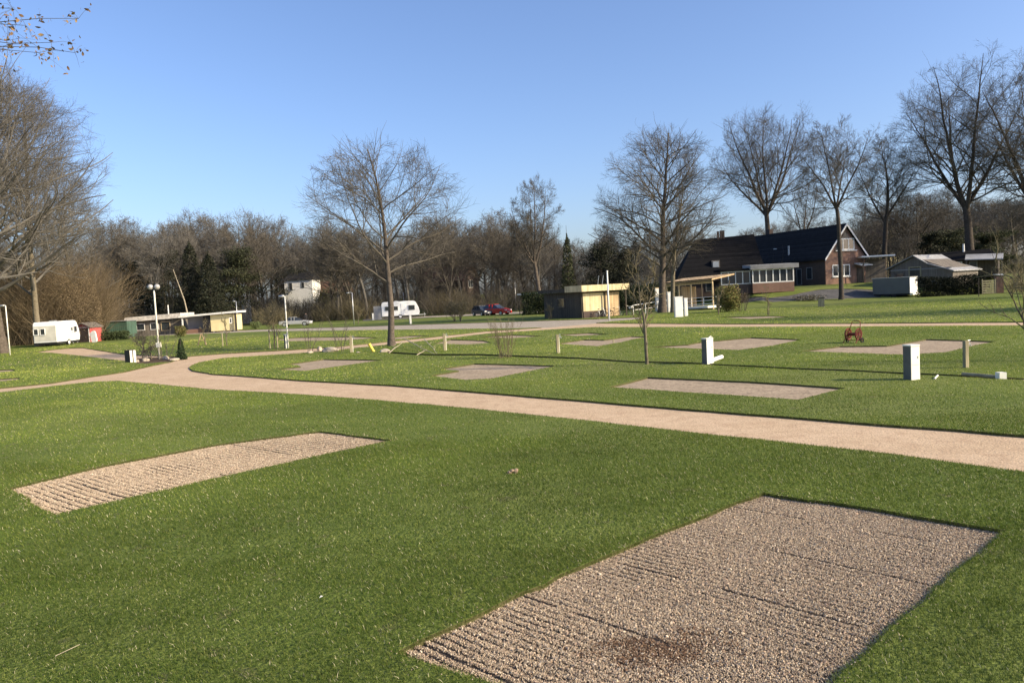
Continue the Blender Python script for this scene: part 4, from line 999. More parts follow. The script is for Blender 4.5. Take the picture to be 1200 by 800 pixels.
window(t, -4.6, -3.2, 1.2, 2.2, y=0.0, out=-1, m=MT['timber_grey'])
m = MB()
for x in (-2.0, -1.2): m.tube([(x, 3.5, 3.2), (x+0.2, 3.6, 4.4)], 0.035, 6)
m.build('vent_pipe', MT['galv'], t)
# flat-roofed shelter with pale roof edge farther left of the kiosk
p = gp(625, 104); t = thing('open_shelter', 'low open shelter with thin pale roof edge behind the dark hedge', 'shelter', p, R(-15))
MB().box(-2.2, 3.6, 0, 3, 2.75, 2.95).build('roof', MT['galv'], t)
m = MB()
for x in (-2.0, 3.4):
    for y in (0.1, 2.8): MB().box(x, x+0.12, y, y+0.12, 0, 2.75).build('post', MT['timber_dark'], t)

# pavilion with white railing
p = gp(781, 90); q = gp(836, 84); ang = math.atan2(q.y-p.y, q.x-p.x); L = (q-p).length
t = thing('open_pavilion', 'open timber pavilion with slanting roof and pale beam in front of the dark farmhouse wing', 'pavilion', p, ang)
MB().prism([(-0.3, -0.5, 3.10), (L+0.35, -0.5, 3.30), (L+0.35, -0.5, 3.46), (-0.3, -0.5, 3.26)], (0, 3.8, 0.5)).build('roof', MT['timber_tan'], t)
MB().prism([(-0.35, -0.56, 3.22), (L+0.41, -0.56, 3.42), (L+0.41, -0.56, 3.52), (-0.35, -0.56, 3.32)], (0, 0.055, 0)).build('roof_edge', MT['roof2'], t)
MB().prism([(0, -0.05, 2.82), (L, -0.05, 3.0), (L, -0.05, 3.22), (0, -0.05, 3.04)], (0, 0.14, 0)).build('beam', MT['wood'], t)
for x in (0.05, 2.0, 3.9, L-0.12):
    MB().box(x, x+0.14, -0.02, 0.1, 0, 2.82+0.03*x).build('post', MT['wood'], t)
for x in (0.3, 2.9, 4.6, L-0.2): MB().box(x, x+0.12, 2.9, 3.0, 0, 3.2).build('post', MT['timber_dark'], t)
MB().box(0.2, 2.4, 2.5, 2.6, 0.3, 2.7).build('back_panel', MT['timber_tan'], t)
MB().prism([(0.2, -0.9, 0.03), (L, -0.9, 0.25), (L, -0.9, 0.48), (0.2, -0.9, 0.28)], (0, 3.6, 0)).build('deck', MT['white'], t)
t = thing('white_railing', 'white tubular railing along the pavilion deck', 'railing', p+Vector((0, -1.0, 0)), ang)
for z in (0.75, 1.15, 1.5): MB().tube([(1.9, 0, z-0.2), (L+0.1, 0, z)], 0.035, 6).build('rail', MT['white'], t)
for i in range(4): x = 1.9+i*(L-1.8)/3; MB().tube([(x, 0, 0.2), (x, 0, 1.35+0.05*i)], 0.04, 6).build('post', MT['white'], t)
a, b = gp(742, 80), gp(784, 84); ang = math.atan2(b.y-a.y, b.x-a.x); L = (b-a).length
t = thing('white_railing', 'white tubular railing left of the pavilion, by the bicycles', 'railing', a, ang)
MB().tube([(-0.25, 0, 0.85), (0, 0, 1.05), (L, 0, 1.35)], 0.04, 6).build('rail', MT['white'], t); MB().tube([(0, 0, 0.55), (L, 0, 0.75)], 0.03, 6).build('rail', MT['white'], t)
for i in range(4): x = 0.05+i*(L-0.1)/3; MB().tube([(x, 0, 0), (x, 0, 1.05+0.1*i)], 0.045, 6).build('post', MT['white'], t)
# ramp cabinet and pale posts
def cabinet(px, py, wpx, hpx, label, rot=-30, m='white', name='service_cabinet', dk=0.4, tan_top=False):
    p = at(px, py); s = F/p.y; w_, h = wpx/s, hpx/s
    t = thing(name, label, 'cabinet', p, R(rot))
    MB().box(-w_/2, w_/2, -dk/2, dk/2, 0, h*0.96).build('body', MT[m], t, 0.012)
    MB().box(-w_/2-0.02, w_/2+0.02, -dk/2-0.02, dk/2+0.02, h*0.963, h).build('cap', MT['wood'] if tan_top else MT[m], t, 0.01)
    MB().box(-w_/2+0.06, w_/2-0.06, -dk/2-0.012, -dk/2-0.002, 0.15, h*0.88).build('door', MT[m], t)
    return t
cabinet(795.5, 372, 9.5, 24.5, 'tall white service cabinet on the lawn before the pavilion', 8, dk=0.3)
cabinet(804, 371, 4, 22, 'narrow white panel right beside the tall white cabinet', 8, dk=0.2)
cabinet(785, 366, 5, 24, 'slim white pillar left of the tall white cabinet', 8, dk=0.3)
cabinet(771, 365, 5, 28, 'white post with a tan cap behind the left railing', 8, dk=0.3, tan_top=True)

# bicycles
def bicycle(label, loc, rot, m, basket=True):
    t = thing('bicycle', label, 'bicycle', loc, rot, 'bicycles parked in front of the kiosk')
    for x in (-0.53, 0.53):
        w_ = MB().torus((x, 0, 0.34), 0.32, 0.022).build('wheel', MT['black'], t)
        sp_ = MB()
        for k in range(8): a = math.pi*k/8; sp_.tube([(x-0.31*math.cos(a), 0, 0.34-0.31*math.sin(a)), (x+0.31*math.cos(a), 0, 0.34+0.31*math.sin(a))], 0.003, 3)
        sp_.build('spoke', MT['galv'], w_)
    m_ = MB()
    for a, b in (((-0.53, 0, .34), (-0.08, 0, .30)), ((-0.08, 0, .30), (-0.2, 0, .85)), ((-0.53, 0, .34), (-0.17, 0, .75)), ((-0.17, 0, .75), (0.38, 0, .82)), ((-0.08, 0, .30), (0.38, 0, .72)), ((0.53, 0, .34), (0.36, 0, .98))): m_.tube([a, b], 0.018, 6)
    m_.build('frame', m, t)
    MB().ball((-0.22, 0, 0.90), 0.13, sq=(1.1, 0.7, 0.35)).build('saddle', MT['black'], t)
    MB().tube([(0.22, -0.28, 1.02), (0.34, -0.15, 1.03), (0.36, 0, 0.98), (0.34, 0.15, 1.03), (0.22, 0.28, 1.02)], 0.014, 6).build('handlebar', MT['galv'], t)
    if basket: MB().box(0.42, 0.72, -0.17, 0.17, 0.74, 1.0).build('basket', MT['white'], t)
    return t
for i, (bx_, by_, lb, mm, bk) in enumerate([(704, 372.5, 'bicycle leaning at the left end of the row before the kiosk', 'galv', False), (712, 371.8, 'dark bicycle without basket by the pole before the kiosk', 'black', False), (722, 371, 'bicycle between the pole and the basket bicycle', 'blue_car', False), (733, 369.8, 'bicycle with a white front basket at the right end of the row', 'black', True)]):
    p = at(bx_, by_); bicycle(lb, p, R([-35, -50, -30, -20][i]), MT[mm], bk)

# yellow cabin, long low building, green shed, red hut at the left
p = gp(279, 98); t = thing('yellow_cabin', 'flat white-roofed cabin with sunlit yellow wall and dark open porch', 'cabin', p, R(4))
MB().box(-3.4, -0.3, 0, 3.2, 0.15, 2.25).build('wall', MT['yellow_wall'], t)
MB().box(-6.7, -4.4, 1.2, 3.2, 0.1, 2.2).build('wall', MT['blue_grey'], t)  # blue-grey tone paints in the shade of the open porch
MB().prism([(-4.3, -0.1, 0.1), (-3.42, -0.1, 0.1), (-3.42, -0.1, 1.6), (-3.55, -0.1, 2.1), (-3.9, -0.1, 2.3), (-4.3, -0.1, 2.2)], (0, 2.5, 0)).build('awning', MT['cloth'], t)
MB().prism([(-7.2, -0.6, 2.15), (0.15, -0.6, 2.42), (0.15, -0.6, 2.66), (-7.2, -0.6, 2.36)], (0, 4.4, 0)).build('roof', MT['white'], t)
MB().box(-6.9, -6.75, -0.4, -0.28, 0, 2.16).build('porch_post', MT['white'], t); MB().box(-6.7, -4.4, 0.3, 0.36, 0, 0.55).build('porch_rail', MT['brick'], t)
for x in (-3.2, -1.9, -0.6): MB().box(x, x+0.2, 0.1, 0.3, -0.1, 0.15).build('foot', MT['galv'], t)
MB().box(-0.25, 0.0, -0.35, -0.2, 0, 2.42).build('porch_post', MT['timber_dark'], t)
window(t, -2.5, -1.6, 1.1, 1.8, x=-0.3, out=1)
p = gp(213, 100); t = thing('low_building', 'long low building with weathered white roof edge behind the double globe lamp', 'building', p, R(3))
MB().box(-6.6, 0, 0, 4, 0, 1.9).build('wall', MT['timber_grey'], t)
MB().prism([(-7.2, -0.5, 1.9), (0.2, -0.5, 2.1), (0.2, -0.5, 2.75), (-7.0, -0.5, 2.5)], (0, 5, 0)).build('roof', mat('weathered_white_fascia', (0.62, 0.58, 0.52), 0.9, 0.35, 2.2), t)
for x in (-5.8, -4.0): window(t, x, x+1.1, 0.7, 1.6, y=0.0, out=-1)
window(t, -2.6, -1.4, 0.5, 1.7, y=0.0, out=-1, m=MT['wood'])
MB().tube([(-1.9, 1, 2.2), (-1.9, 1, 3.9)], 0.07, 6).build('flue', MT['white'], t)
p = gp(150, 94); t = thing('green_shed', 'green ribbed metal shed between the red hut and the long low building', 'shed', p, R(2))
MB().box(-2.6, 0, 0, 2.6, 0, 2.1).build('wall', MT['green_sheet'], t)
MB().box(-2.75, 0.1, -0.12, 2.75, 2.103, 2.2).build('roof', MT['grey'], t)
MB().box(-4.0, -2.61, 0.2, 2.4, 0, 2.0).build('lean_to', MT['timber_dark'], t)
p = gp(90, 84); t = thing('red_hut', 'small hut with brown double doors, pale trim and a red side', 'hut', p, vr(90, -38))
gw = 1.75
MB().prism([(0, 0, 0), (gw, 0, 0), (gw, 0, 1.75), (gw*0.5, 0, 2.15), (0, 0, 1.75)], (0, 1.9, 0)).build('wall', MT['red_paint'], t)
MB().box(0.18, gw-0.18, -0.04, -0.003, 0.02, 1.6).build('door', MT['brick_dark'], t)
m = MB(); m.box(0.1, 0.18, -0.06, -0.002, 0, 1.68); m.box(gw-0.18, gw-0.1, -0.06, -0.002, 0, 1.68); m.box(0.1, gw-0.1, -0.062, -0.004, 1.683, 1.75); m.build('door_frame', MT['white'], t)
for s in (0, 1):
    x0, x1 = (-0.15, gw*0.5) if s == 0 else (gw*0.5, gw+0.15); z0, z1 = (1.66, 2.17) if s == 0 else (2.17, 1.66)
    MB().prism([(x0, -0.2, z0), (x1, -0.2, z1), (x1, -0.2, z1+0.09), (x0, -0.2, z0+0.09)], (0, 2.3, 0)).build('roof', MT['timber_grey'], t)
# white rounded board leaning by the hut
p = gp(111, 82); m = MB()
pts = [(0.35*math.cos(a)*(1.0)+0.0, 0, 0.75+0.72*math.sin(a)) for a in np.linspace(0, 2*math.pi, 17)[:-1]]
pts = [(math.copysign(abs(x/0.35)**0.5, x)*0.36, 0, 0.75+math.copysign(abs((z-0.75)/0.72)**0.6, z-0.75)*0.72) for x, y, z in pts]
m.prism(pts, (0, 0.12, 0)); o = m.build('white_board', MT['white'], None, 0.0)
o.location = p; o.rotation_euler = (R(-18), R(-24), R(-10)); tag(o, 'white rounded board leaning beside the red hut', 'board')

# caravans
def caravan(label, loc, rot, L=5.0, W=2.2, H=2.55, plain=False, awning=False):
    t = thing('caravan', label, 'caravan', loc, rot)
    z0 = 0.45
    prof = [(-L/2, z0), (L/2-0.15, z0), (L/2, z0+0.5), (L/2-0.12, z0+1.15), (L/2-0.55, H-0.22), (L/2-0.85, H-0.03), (L/2-1.4, H), (-L/2+0.3, H-0.03), (-L/2+0.08, H-0.15), (-L/2, H-0.5)]
    MB().prism([(x, -W/2, z) for x, z in prof], (0, W, 0)).build('body', MT['van_white'], t, 0.05)
    y = -W/2-0.02
    if not plain: window(t, -L/2+0.55, -L/2+1.35, 1.35, 2.0, y=y, out=-1, frame=0.05, m=MT['grey']); window(t, -L/2+1.7, -L/2+2.6, 1.35, 2.0, y=y, out=-1, frame=0.05, m=MT['grey'])
    if not plain: window(t, L/2-1.75, L/2-0.75, 1.3, 2.05, y=y, out=-1, frame=0.05, m=MT['grey'])
    d = MB().box(0.1, 0.75, y-0.03, y-0.004, z0+0.1, H-0.35).build('door', MT['van_white'], t); MB().box(0.62, 0.7, y-0.06, y-0.032, 1.3, 1.38).build('handle', MT['black'], d)
    for s in (-1, 1):
        w_ = MB().tube([(-0.1, s*(W/2-0.2), 0.33), (-0.1, s*(W/2+0.02), 0.33)], 0.33, 18).build('wheel', MT['black'], t)
        MB().tube([(-0.1, s*(W/2+0.021), 0.33), (-0.1, s*(W/2+0.035), 0.33)], 0.20, 14).build('rim', MT['white'], w_)
    MB().tube([(L/2-0.2, -0.5, z0), (L/2+1.0, 0, z0)], 0.04, 6).tube([(L/2-0.2, 0.5, z0), (L/2+1.0, 0, z0)], 0.04, 6).tube([(L/2+0.8, 0, 0), (L/2+0.8, 0, 0.75)], 0.04, 6).build('tow_bar', MT['galv'], t)
    MB().box(-L/2+0.1, L/2-0.1, -W/2+0.1, W/2-0.1, 0.25, z0).build('chassis', MT['black'], t)
    MB().box(-0.9, -0.4, -0.25, 0.25, H, H+0.08).build('roof_vent', MT['galv'], t)
    if awning: MB().box(-L/2-1.25, -L/2-0.02, -W/2+0.1, W/2, 0.05, 2.15).build('awning', MT['grey'], t)
    return t
ra = vr(67, 64); cv = gp(68, 77); Lc, Wc = 4.9, 2.3
ex, ey = Vector((math.cos(ra), math.sin(ra), 0)), Vector((-math.sin(ra), math.cos(ra), 0))
t = caravan('old white caravan with bright sunlit side and rear painted duller as shade, left of the red hut', cv+ex*Lc/2+ey*Wc/2, ra, Lc, Wc, 2.6, plain=True)
MB().box(-Lc/2-0.03, -Lc/2+0.02, -Wc/2+0.08, Wc/2-0.08, 0.62, 2.15).build('rear_panel', MT['van_grey'], t)  # duller white painted in for the less sunlit rear
for y0_ in (-0.05, 0.60): window(t, -Wc/2+1.15+y0_, -Wc/2+1.15+y0_+0.5, 1.25, 1.9, x=-Lc/2-0.03, out=-1, frame=0.05, m=MT['van_white'])
window(t, 0.2, 0.85, 1.45, 1.9, y=-Wc/2-0.02, out=-1, frame=0.05, m=MT['van_white']); window(t, 1.1, 1.7, 1.35, 1.95, y=-Wc/2-0.02, out=-1, frame=0.05, m=MT['grey'])
p = gp(470, 121); caravan('white touring caravan with slanted front parked behind the lone bare tree', p, R(9), 6.0, 2.2, 2.75, awning=True)

# cars
def car(label, loc, rot, m, L=4.3, H=1.45, hatch=False):
    t = thing('parked_car', label, 'car', loc, rot)
    W = 1.72; b = H*0.62
    lo = [(-L/2, .32), (-L/2, b*0.86), (-L/2+0.12, b), (L/2-1.05, b), (L/2-0.15, b*0.80), (L/2, b*0.62), (L/2, .28)]
    MB().prism([(x, -W/2, z) for x, z in lo], (0, W, 0)).build('body', m, t, 0.05)
    rb_ = -L/2+(0.15 if hatch else 0.75)
    ca = [(rb_, b+0.005), (rb_+(0.22 if hatch else 0.55), H-0.03), (rb_+1.0, H), (L/2-2.05, H-0.04), (L/2-1.15, b+0.005)]
    MB().add([(x, -W/2+0.08+(z-b)*0.32, z) for x, z in ca]+[(x, W/2-0.08-(z-b)*0.32, z) for x, z in ca], [(0, 1, 2, 3, 4), (9, 8, 7, 6, 5)]+[(i, 5+i, 5+(i+1) % 5, (i+1) % 5) for i in range(5)]).build('cabin', MT['glass'], t)
    MB().box(rb_+(0.32 if hatch else 0.65), L/2-2.1, -W/2+0.26, W/2-0.26, H-0.03, H+0.02).build('roof', m, t, 0.01)
    for x in (rb_+0.95, (rb_+L/2-1.3)/2+0.2): MB().box(x, x+0.07, -W/2+0.07, -W/2+0.25, b, H-0.05).build('pillar', m, t)
    for x in (-L/2+0.78, L/2-0.82):
        for s in (-1, 1):
            w_ = MB().tube([(x, s*(W/2-0.19), .32), (x, s*(W/2+0.015), .32)], .32, 18).build('wheel', MT['black'], t)
            MB().tube([(x, s*(W/2+0.016), .32), (x, s*(W/2+0.03), .32)], .21, 14).build('rim', MT['galv'], w_)
    for s in (-1, 1):
        MB().box(L/2-0.14, L/2+0.015, s*0.62-0.16, s*0.62+0.16, b*0.66, b*0.80).build('headlight', MT['van_white'], t)
        MB().box(-L/2-0.015, -L/2+0.05, s*0.70-0.1, s*0.70+0.1, b*0.62, b*0.85).build('tail_light', MT['red_paint'], t)
    MB().box(L/2-0.02, L/2+0.02, -0.28, 0.28, .40, .52).build('number_plate', MT['white'], t)
    return t
car('silver car parked side-on by the road at the left', gp(347, 107), R(3), MT['silver_car'], 4.4, 1.30)
car('bright red hatchback parked in front of the dark hedge', gp(583, 109), R(-35), MT['red_car'], 4.0, 1.6, True)
car('dark blue car parked just left of the red hatchback', gp(566, 110), R(-60), MT['blue_car'], 4.1, 1.5, True)

# person behind the silver car
def person(label, loc, rot, H=1.74):
    js = [(0, 0, .93), (0, 0, 1.15), (0, 0, 1.40), (0, 0, 1.50), (.01, 0, 1.64), (.0, .10, .90), (.02, .11, .50), (.0, .11, .08), (.14, .12, .04), (0, -.10, .90), (.0, -.11, .50), (-.04, -.11, .08), (.10, -.12, .04),
          (0, .19, 1.40), (.0, .25, 1.12), (.08, .24, .88), (0, -.19, 1.40), (.02, -.25, 1.12), (.10, -.22, .90)]
    ed = [(0, 1), (1, 2), (2, 3), (3, 4), (0, 5), (5, 6), (6, 7), (7, 8), (0, 9), (9, 10), (10, 11), (11, 12), (2, 13), (13, 14), (14, 15), (2, 16), (16, 17), (17, 18)]
    ra = [.15, .14, .16, .06, .10, .10, .07, .05, .05, .10, .07, .05, .05, .07, .05, .04, .07, .05, .04]
    me = bpy.data.meshes.new('person'); me.from_pydata([tuple(c*H/1.74 for c in j) for j in js], ed, []); me.materials.append(MT['cloth'])
    o = bpy.data.objects.new('person', me); C.objects.link(o)
    sk = o.modifiers.new('skin', 'SKIN'); sk.use_smooth_shade = True
    for i, v in enumerate(me.skin_vertices[0].data): v.radius = (ra[i], ra[i]); v.use_root = (i == 0)
    sb = o.modifiers.new('sub', 'SUBSURF'); sb.levels = 2; sb.render_levels = 2
    o.location = loc; o.rotation_euler = (0, 0, rot); tag(o, label, 'person')
    MB().ball((.035, 0, 1.635), .085, 12, 9, (1, .85, 1.2)).ball((.125, 0, 1.625), .02).ball((.03, .078, 1.63), .02).ball((.03, -.078, 1.63), .02).build('face', MT['skin'], o, smooth=True)
    MB().ball((.005, 0, 1.68), .10, 12, 8, (1.05, .95, .9)).build('hair', MT['black'], o, smooth=True)
    for s in (-1, 1): MB().ball((.115, s*.03, 1.655), .010).build('eye', MT['black'], o)
    return o
person('person in dark clothes standing behind the front of the silver car', gp(359, 112), R(-60))

# distant white house and other far houses
p = gp(352, 148); t = thing('distant_house', 'distant white house with dark roof seen between the trees at the left', 'house', p, R(-4))
hw_ = 5.6; e0 = hz(p, 328)
MB().box(-hw_/2, hw_/2, 0, 5, 0, e0).build('wall', MT['white'], t)
MB().add([(-3.1, -0.3, e0+0.003), (3.1, -0.3, e0+0.003), (3.1, 5.3, e0+0.003), (-3.1, 5.3, e0+0.003), (-2.6, 2.5, e0+1.5), (2.6, 2.5, e0+1.5)], [(0, 1, 5, 4), (1, 2, 5), (2, 3, 4, 5), (3, 0, 4), (0, 3, 2, 1)]).build('roof', MT['roof'], t)
window(t, -1.9, -1.2, e0-1.9, e0-0.5, y=0.0, out=-1, m=MT['grey']); window(t, 0.6, 1.2, e0-1.6, e0-0.5, y=0.0, out=-1, m=MT['grey'])
p = gp(388, 152); t = thing('distant_house', 'distant low house with brown roof right of the white house', 'house', p, R(-6))
MB().box(-3.4, 3.4, 0, 4, 0, 4.2).build('wall', MT['brick_dark'], t)
MB().add([(-3.8, -0.3, 4.2), (3.8, -0.3, 4.2), (3.8, 4.3, 4.2), (-3.8, 4.3, 4.2), (-3.4, 2, 6.6), (3.4, 2, 6.6)], [(0, 1, 5, 4), (1, 2, 5), (2, 3, 4, 5), (3, 0, 4), (0, 3, 2, 1)]).build('roof', MT['roof_red'], t)
window(t, 1.0, 1.8, 2.4, 3.4, y=0.0, out=-1)
p = gp(553, 150); t = thing('distant_house', 'distant brown house with one pale window behind the red car', 'house', p, R(-20))
hh = hz(p, 311); gable_shell(t, 9, 8, hh-2.8, hh, MT['brick_dark'], MT['roof_red'], 0.4, 0.15)
window(t, -1.2, 1.0, hh-4.4, hh-2.9, x=0.0, out=1, bars=1)
# small pale sheds seen through the trunks
for px_, py_, w_, h_, lb in [(283, 352, 12, 7, 'small pale shed seen through the trunks right of the yellow cabin'), (484, 356, 0, 0, ''), (523, 358, 5, 8, 'small grey hut behind the trunks right of the touring caravan')]:
    if w_ == 0: continue
    p = gp(px_, 132); s = F/132
    t = thing('distant_shed', lb, 'shed', p, R(-12)); hh = hz(p, py_-h_/2)
    MB().box(-w_/s/2, w_/s/2, 0, 2, 0, hh).build('wall', MT['van_grey'], t); MB().box(-w_/s/2-0.2, w_/s/2+0.2, -0.25, 2.2, hh+0.003, hh+0.15).build('roof', MT['grey'], t)

# trailer, shed, bungalow at the right
p = gp(1066, 91); t = thing('box_trailer', 'grey box trailer with right end painted lighter as sunlit, standing left of the dark hedge', 'trailer', p, vr(1066, -22))
MB().box(-4.4, 0, 0, 2.2, 0.5, 2.45).build('body', MT['trailer'], t)
MB().box(0.003, 0.06, 0.02, 2.18, 0.55, 2.42).build('end_panel', MT['white'], t)  # white end against dark grey body paints in sun and shade
MB().box(-4.5, 0.1, -0.06, 2.26, 2.453, 2.52).build('roof', MT['galv'], t)
MB().box(-4.3, -0.1, 0.1, 2.1, 0.3, 0.5).build('chassis', MT['black'], t)
MB().box(0.0, 0.35, 0.1, 2.1, 0.30, 0.5).build('bumper', MT['white'], t)
for x in (-2.7, -1.9):
    for s in (0.02, 2.0): MB().tube([(x, s, .34), (x, s+0.18, .34)], .34, 16).build('wheel', MT['black'], t)
MB().tube([(-4.4, 1.1, .4), (-5.6, 1.1, .4)], .05, 6).build('tow_bar', MT['galv'], t)
p = gp(1072, 97); t = thing('grey_shed', 'grey gabled shed with central door and pale corrugated roof', 'shed', p, vr(1072, -30))
hs_ = hz(p, 300)
sw_ = 3.2; ev = 2.55
MB().prism([(-sw_, 0, 0), (sw_+1.6, 0, 0), (sw_+1.6, 0, ev-0.6), (0, 0, hs_-0.1), (-sw_, 0, ev)], (0, 6, 0)).build('wall', MT['timber_grey'], t)
MB().prism([(0, -0.35, hs_), (sw_*0.55, -0.35, hs_-1.1), (sw_*0.55, -0.35, hs_-0.98), (0, -0.35, hs_+0.12)], (0, 6.8, 0)).build('roof', MT['sheet'], t)
MB().prism([(sw_*0.55+0.003, -0.35, hs_-1.12), (sw_+1.9, -0.35, ev-0.75), (sw_+1.9, -0.35, ev-0.63), (sw_*0.55+0.003, -0.35, hs_-1.0)], (0, 6.8, 0)).build('roof', MT['sheet'], t)
MB().prism([(0, -0.35, hs_), (-sw_-0.5, -0.35, ev-0.15), (-sw_-0.5, -0.35, ev-0.03), (0, -0.35, hs_+0.12)], (0, 6.8, 0)).build('roof', MT['grey'], t)
MB().box(-sw_, sw_+1.5, -0.07, -0.003, ev-0.35, ev-0.2).build('fascia', MT['grey'], t)
m = MB(); m.box(-0.75, -0.6, -0.08, -0.002, 0, 2.5); m.box(0.75, 0.9, -0.08, -0.002, 0, 2.5); m.box(-0.75, 0.9, -0.082, -0.004, 2.503, 2.65); m.build('door_frame', MT['post'], t)
MB().box(-0.6, 0.75, -0.05, -0.003, 0, 2.5).build('door', MT['timber_dark'], t)
window(t, -2.6, -1.3, 0.9, 1.9, y=0.0, out=-1, m=MT['timber_grey'])
p = gp(1122, 101); t = thing('dark_bungalow', 'dark bungalow with black roof, white window and white chimney pipe', 'bungalow', p, vr(1122, -4))
hb = hz(p, 294)
MB().box(-3.6, 4.6, 0, 6, 0, 2.4).build('wall', MT['timber_dark'], t)
MB().add([(-4.2, -0.4, 2.45), (4.9, -0.4, 2.3), (4.9, 6.4, 2.3), (-4.2, 6.4, 2.45), (-3.6, 3, hb), (3.6, 3, hb+0.1)], [(0, 1, 5, 4), (1, 2, 5), (2, 3, 4, 5), (3, 0, 4), (0, 3, 2, 1)]).build('roof', MT['roof2'], t)
MB().prism([(1.0, -2.0, 2.35), (5.2, -2.0, 2.2), (5.2, -2.0, 2.3), (1.0, -2.0, 2.45)], (0, 2.0, 0.7)).build('porch_roof', MT['sheet'], t)
window(t, -0.4, 0.6, 1.35, 2.25, y=-0.02, out=-1, frame=0.12); window(t, 1.4, 2.3, 1.35, 2.2, y=-0.02, out=-1, frame=0.08, m=MT['grey'])
MB().tube([(0.6, 2.6, hb-0.6), (0.6, 2.6, hb+0.95)], 0.13, 8).build('chimney', MT['white'], t)
for x in (1.1, 5.0): MB().box(x, x+0.12, -1.9, -1.78, 0, 2.2).build('porch_post', MT['timber_grey'], t)
# wooden lattice fence panel and small brick pier right of the hedge
a = gp(1152, 87); t = thing('slatted_fence', 'weathered slatted fence panel at the right end of the dark hedge', 'fence', a, R(-8))
for i in range(6): MB().box(0, 1.3, 0, 0.03, 0.12+i*0.27, 0.30+i*0.27).build('slat', MT['post'], t)
for x in (-0.1, 1.3): MB().box(x, x+0.1, -0.02, 0.08, 0, 1.8).build('post', MT['post'], t)
a = gp(1168, 88); t = thing('brick_pier', 'short tan brick pier with a pale cap beside the slatted fence', 'pier', a, R(-12))
MB().box(0, 0.75, 0, 0.7, 0, 2.15).build('shaft', MT['brick'], t); MB().box(-0.08, 0.83, -0.08, 0.78, 2.153, 2.28).build('cap', MT['white'], t)
t = thing('iron_pole', 'thin rusty pole standing before the dark hedge near its right end', 'pole', gp(1147, 80)); MB().tube([(0, 0, 0), (0.02, 0, 1.9)], 0.05, 6).build('shaft', MT['bark_dark'], t); MB().ball((0.02, 0, 1.92), 0.06).build('cap', MT['bark_dark'], t)

# ------------------------------------------------------------------ lamps and poles
def pole_h(px, py, top): p = at(px, py); return p, hz(p, top)
p, h = pole_h(187, 421, 340)
t = thing('double_globe_lamp', 'white lamp post with two glass globes and a cream switch box', 'lamp post', p)
MB().tube([(0, 0, 0), (0, 0, h*0.9), (0, 0, h)], [0.055, 0.05, 0.045], 10).build('pole', MT['cream'], t, smooth=True)
MB().box(-0.10, 0.16, -0.12, 0.05, 0.75, 1.05).build('switch_box', MT['cream'], t, 0.01)
MB().tube([(-0.2, 0, h+0.05), (-0.1, 0, h-0.05), (0, 0, h-0.1), (0.1, 0, h-0.05), (0.2, 0, h+0.05)], 0.025, 6).build('bracket', MT['black'], t)
for s in (-1, 1):
    MB().ball((s*0.21, 0, h+0.2), 0.17, 16, 10).build('globe', mat('smoked_globe', (0.42, 0.41, 0.38), 0.15, 0.2, 5, 0, 1, 0.6), t, smooth=True)
    MB().tube([(s*0.21, 0, h), (s*0.21, 0, h+0.07)], 0.07, 8).build('globe_collar', MT['black'], t)
def lamp(px, py, top, label, arm=0, name='lamp_post', r=0.045, m='cream', head=True):
    p, h = pole_h(px, py, top); t = thing(name, label, 'lamp post' if head else 'pole', p)
    MB().tube([(0, 0, 0), (0, 0, h*0.5), (0, 0, h)], [r*1.15, r, r*0.9], 8).build('pole', MT[m], t, smooth=True)
    if head:
        MB().tube([(0, 0, h-0.02), (arm*0.25, 0, h+0.06), (arm*0.5, 0, h+0.05)], r*0.7, 6).build('arm', MT[m], t)
        MB().ball((arm*0.55, 0, h), 0.15, 10, 7, (1.4, 0.8, 0.55)).build('lamp_head', MT['galv'], t, smooth=True)
    else: MB().ball((0, 0, h), r*1.3, 8, 6).build('cap', MT[m], t)
    return t
lamp(12, 417, 358, 'pale lamp post at the left edge before the thicket', -0.5)
lamp(338, 409, 347, 'pale lamp post beside the staked young tree', -0.4)
lamp(415, 381, 343, 'grey lamp post between the silver car and the touring caravan', -1.0, m='galv', r=0.06)
lamp(714, 376, 318, 'tall white pole in front of the kiosk', 0, m='white', head=False, r=0.07, name='flag_pole')
lamp(605, 364, 332, 'pale pole standing just right of the red hatchback', 0, m='galv', head=False, r=0.08, name='flag_pole')
lamp(810, 351.5, 311, 'thin grey lamp post rising through the pavilion roof line', 1.1, m='galv', r=0.045)
lamp(279, 385, 353, 'pale lamp post at the right end of the yellow cabin', -0.6, m='galv', r=0.06)
lamp(474, 366, 343, 'thin pale pole behind the touring caravan', 0, m='galv', head=False, r=0.06, name='flag_pole')
lamp(759, 359, 332, 'grey lamp post with drooping arm behind the left railing', 0.5, m='galv', r=0.05)
p = gp(222, 112); h = hz(p, 315); t = thing('leaning_birch', 'thin pale leaning birch stem behind the yellow cabin', 'tree', p)
MB().tube([(0.3, 0, 0), (-0.4, 0, h*0.5), (-1.7, 0, h)], [0.12, 0.09, 0.04], 6).build('trunk', MT['dead_wood'], t)
m = MB(); rr_ = random.Random(5)
for i in range(40):
    z = rr_.uniform(h*0.5, h); x = -0.4-1.3*(z/h-0.5)*2; m.tube([(x, 0, z), (x+rr_.uniform(-1, 1), rr_.uniform(-.8, .8), z+rr_.uniform(0.1, 0.9))], [0.018, 0.006], 3)
m.build('crown', MT['twig'], t)

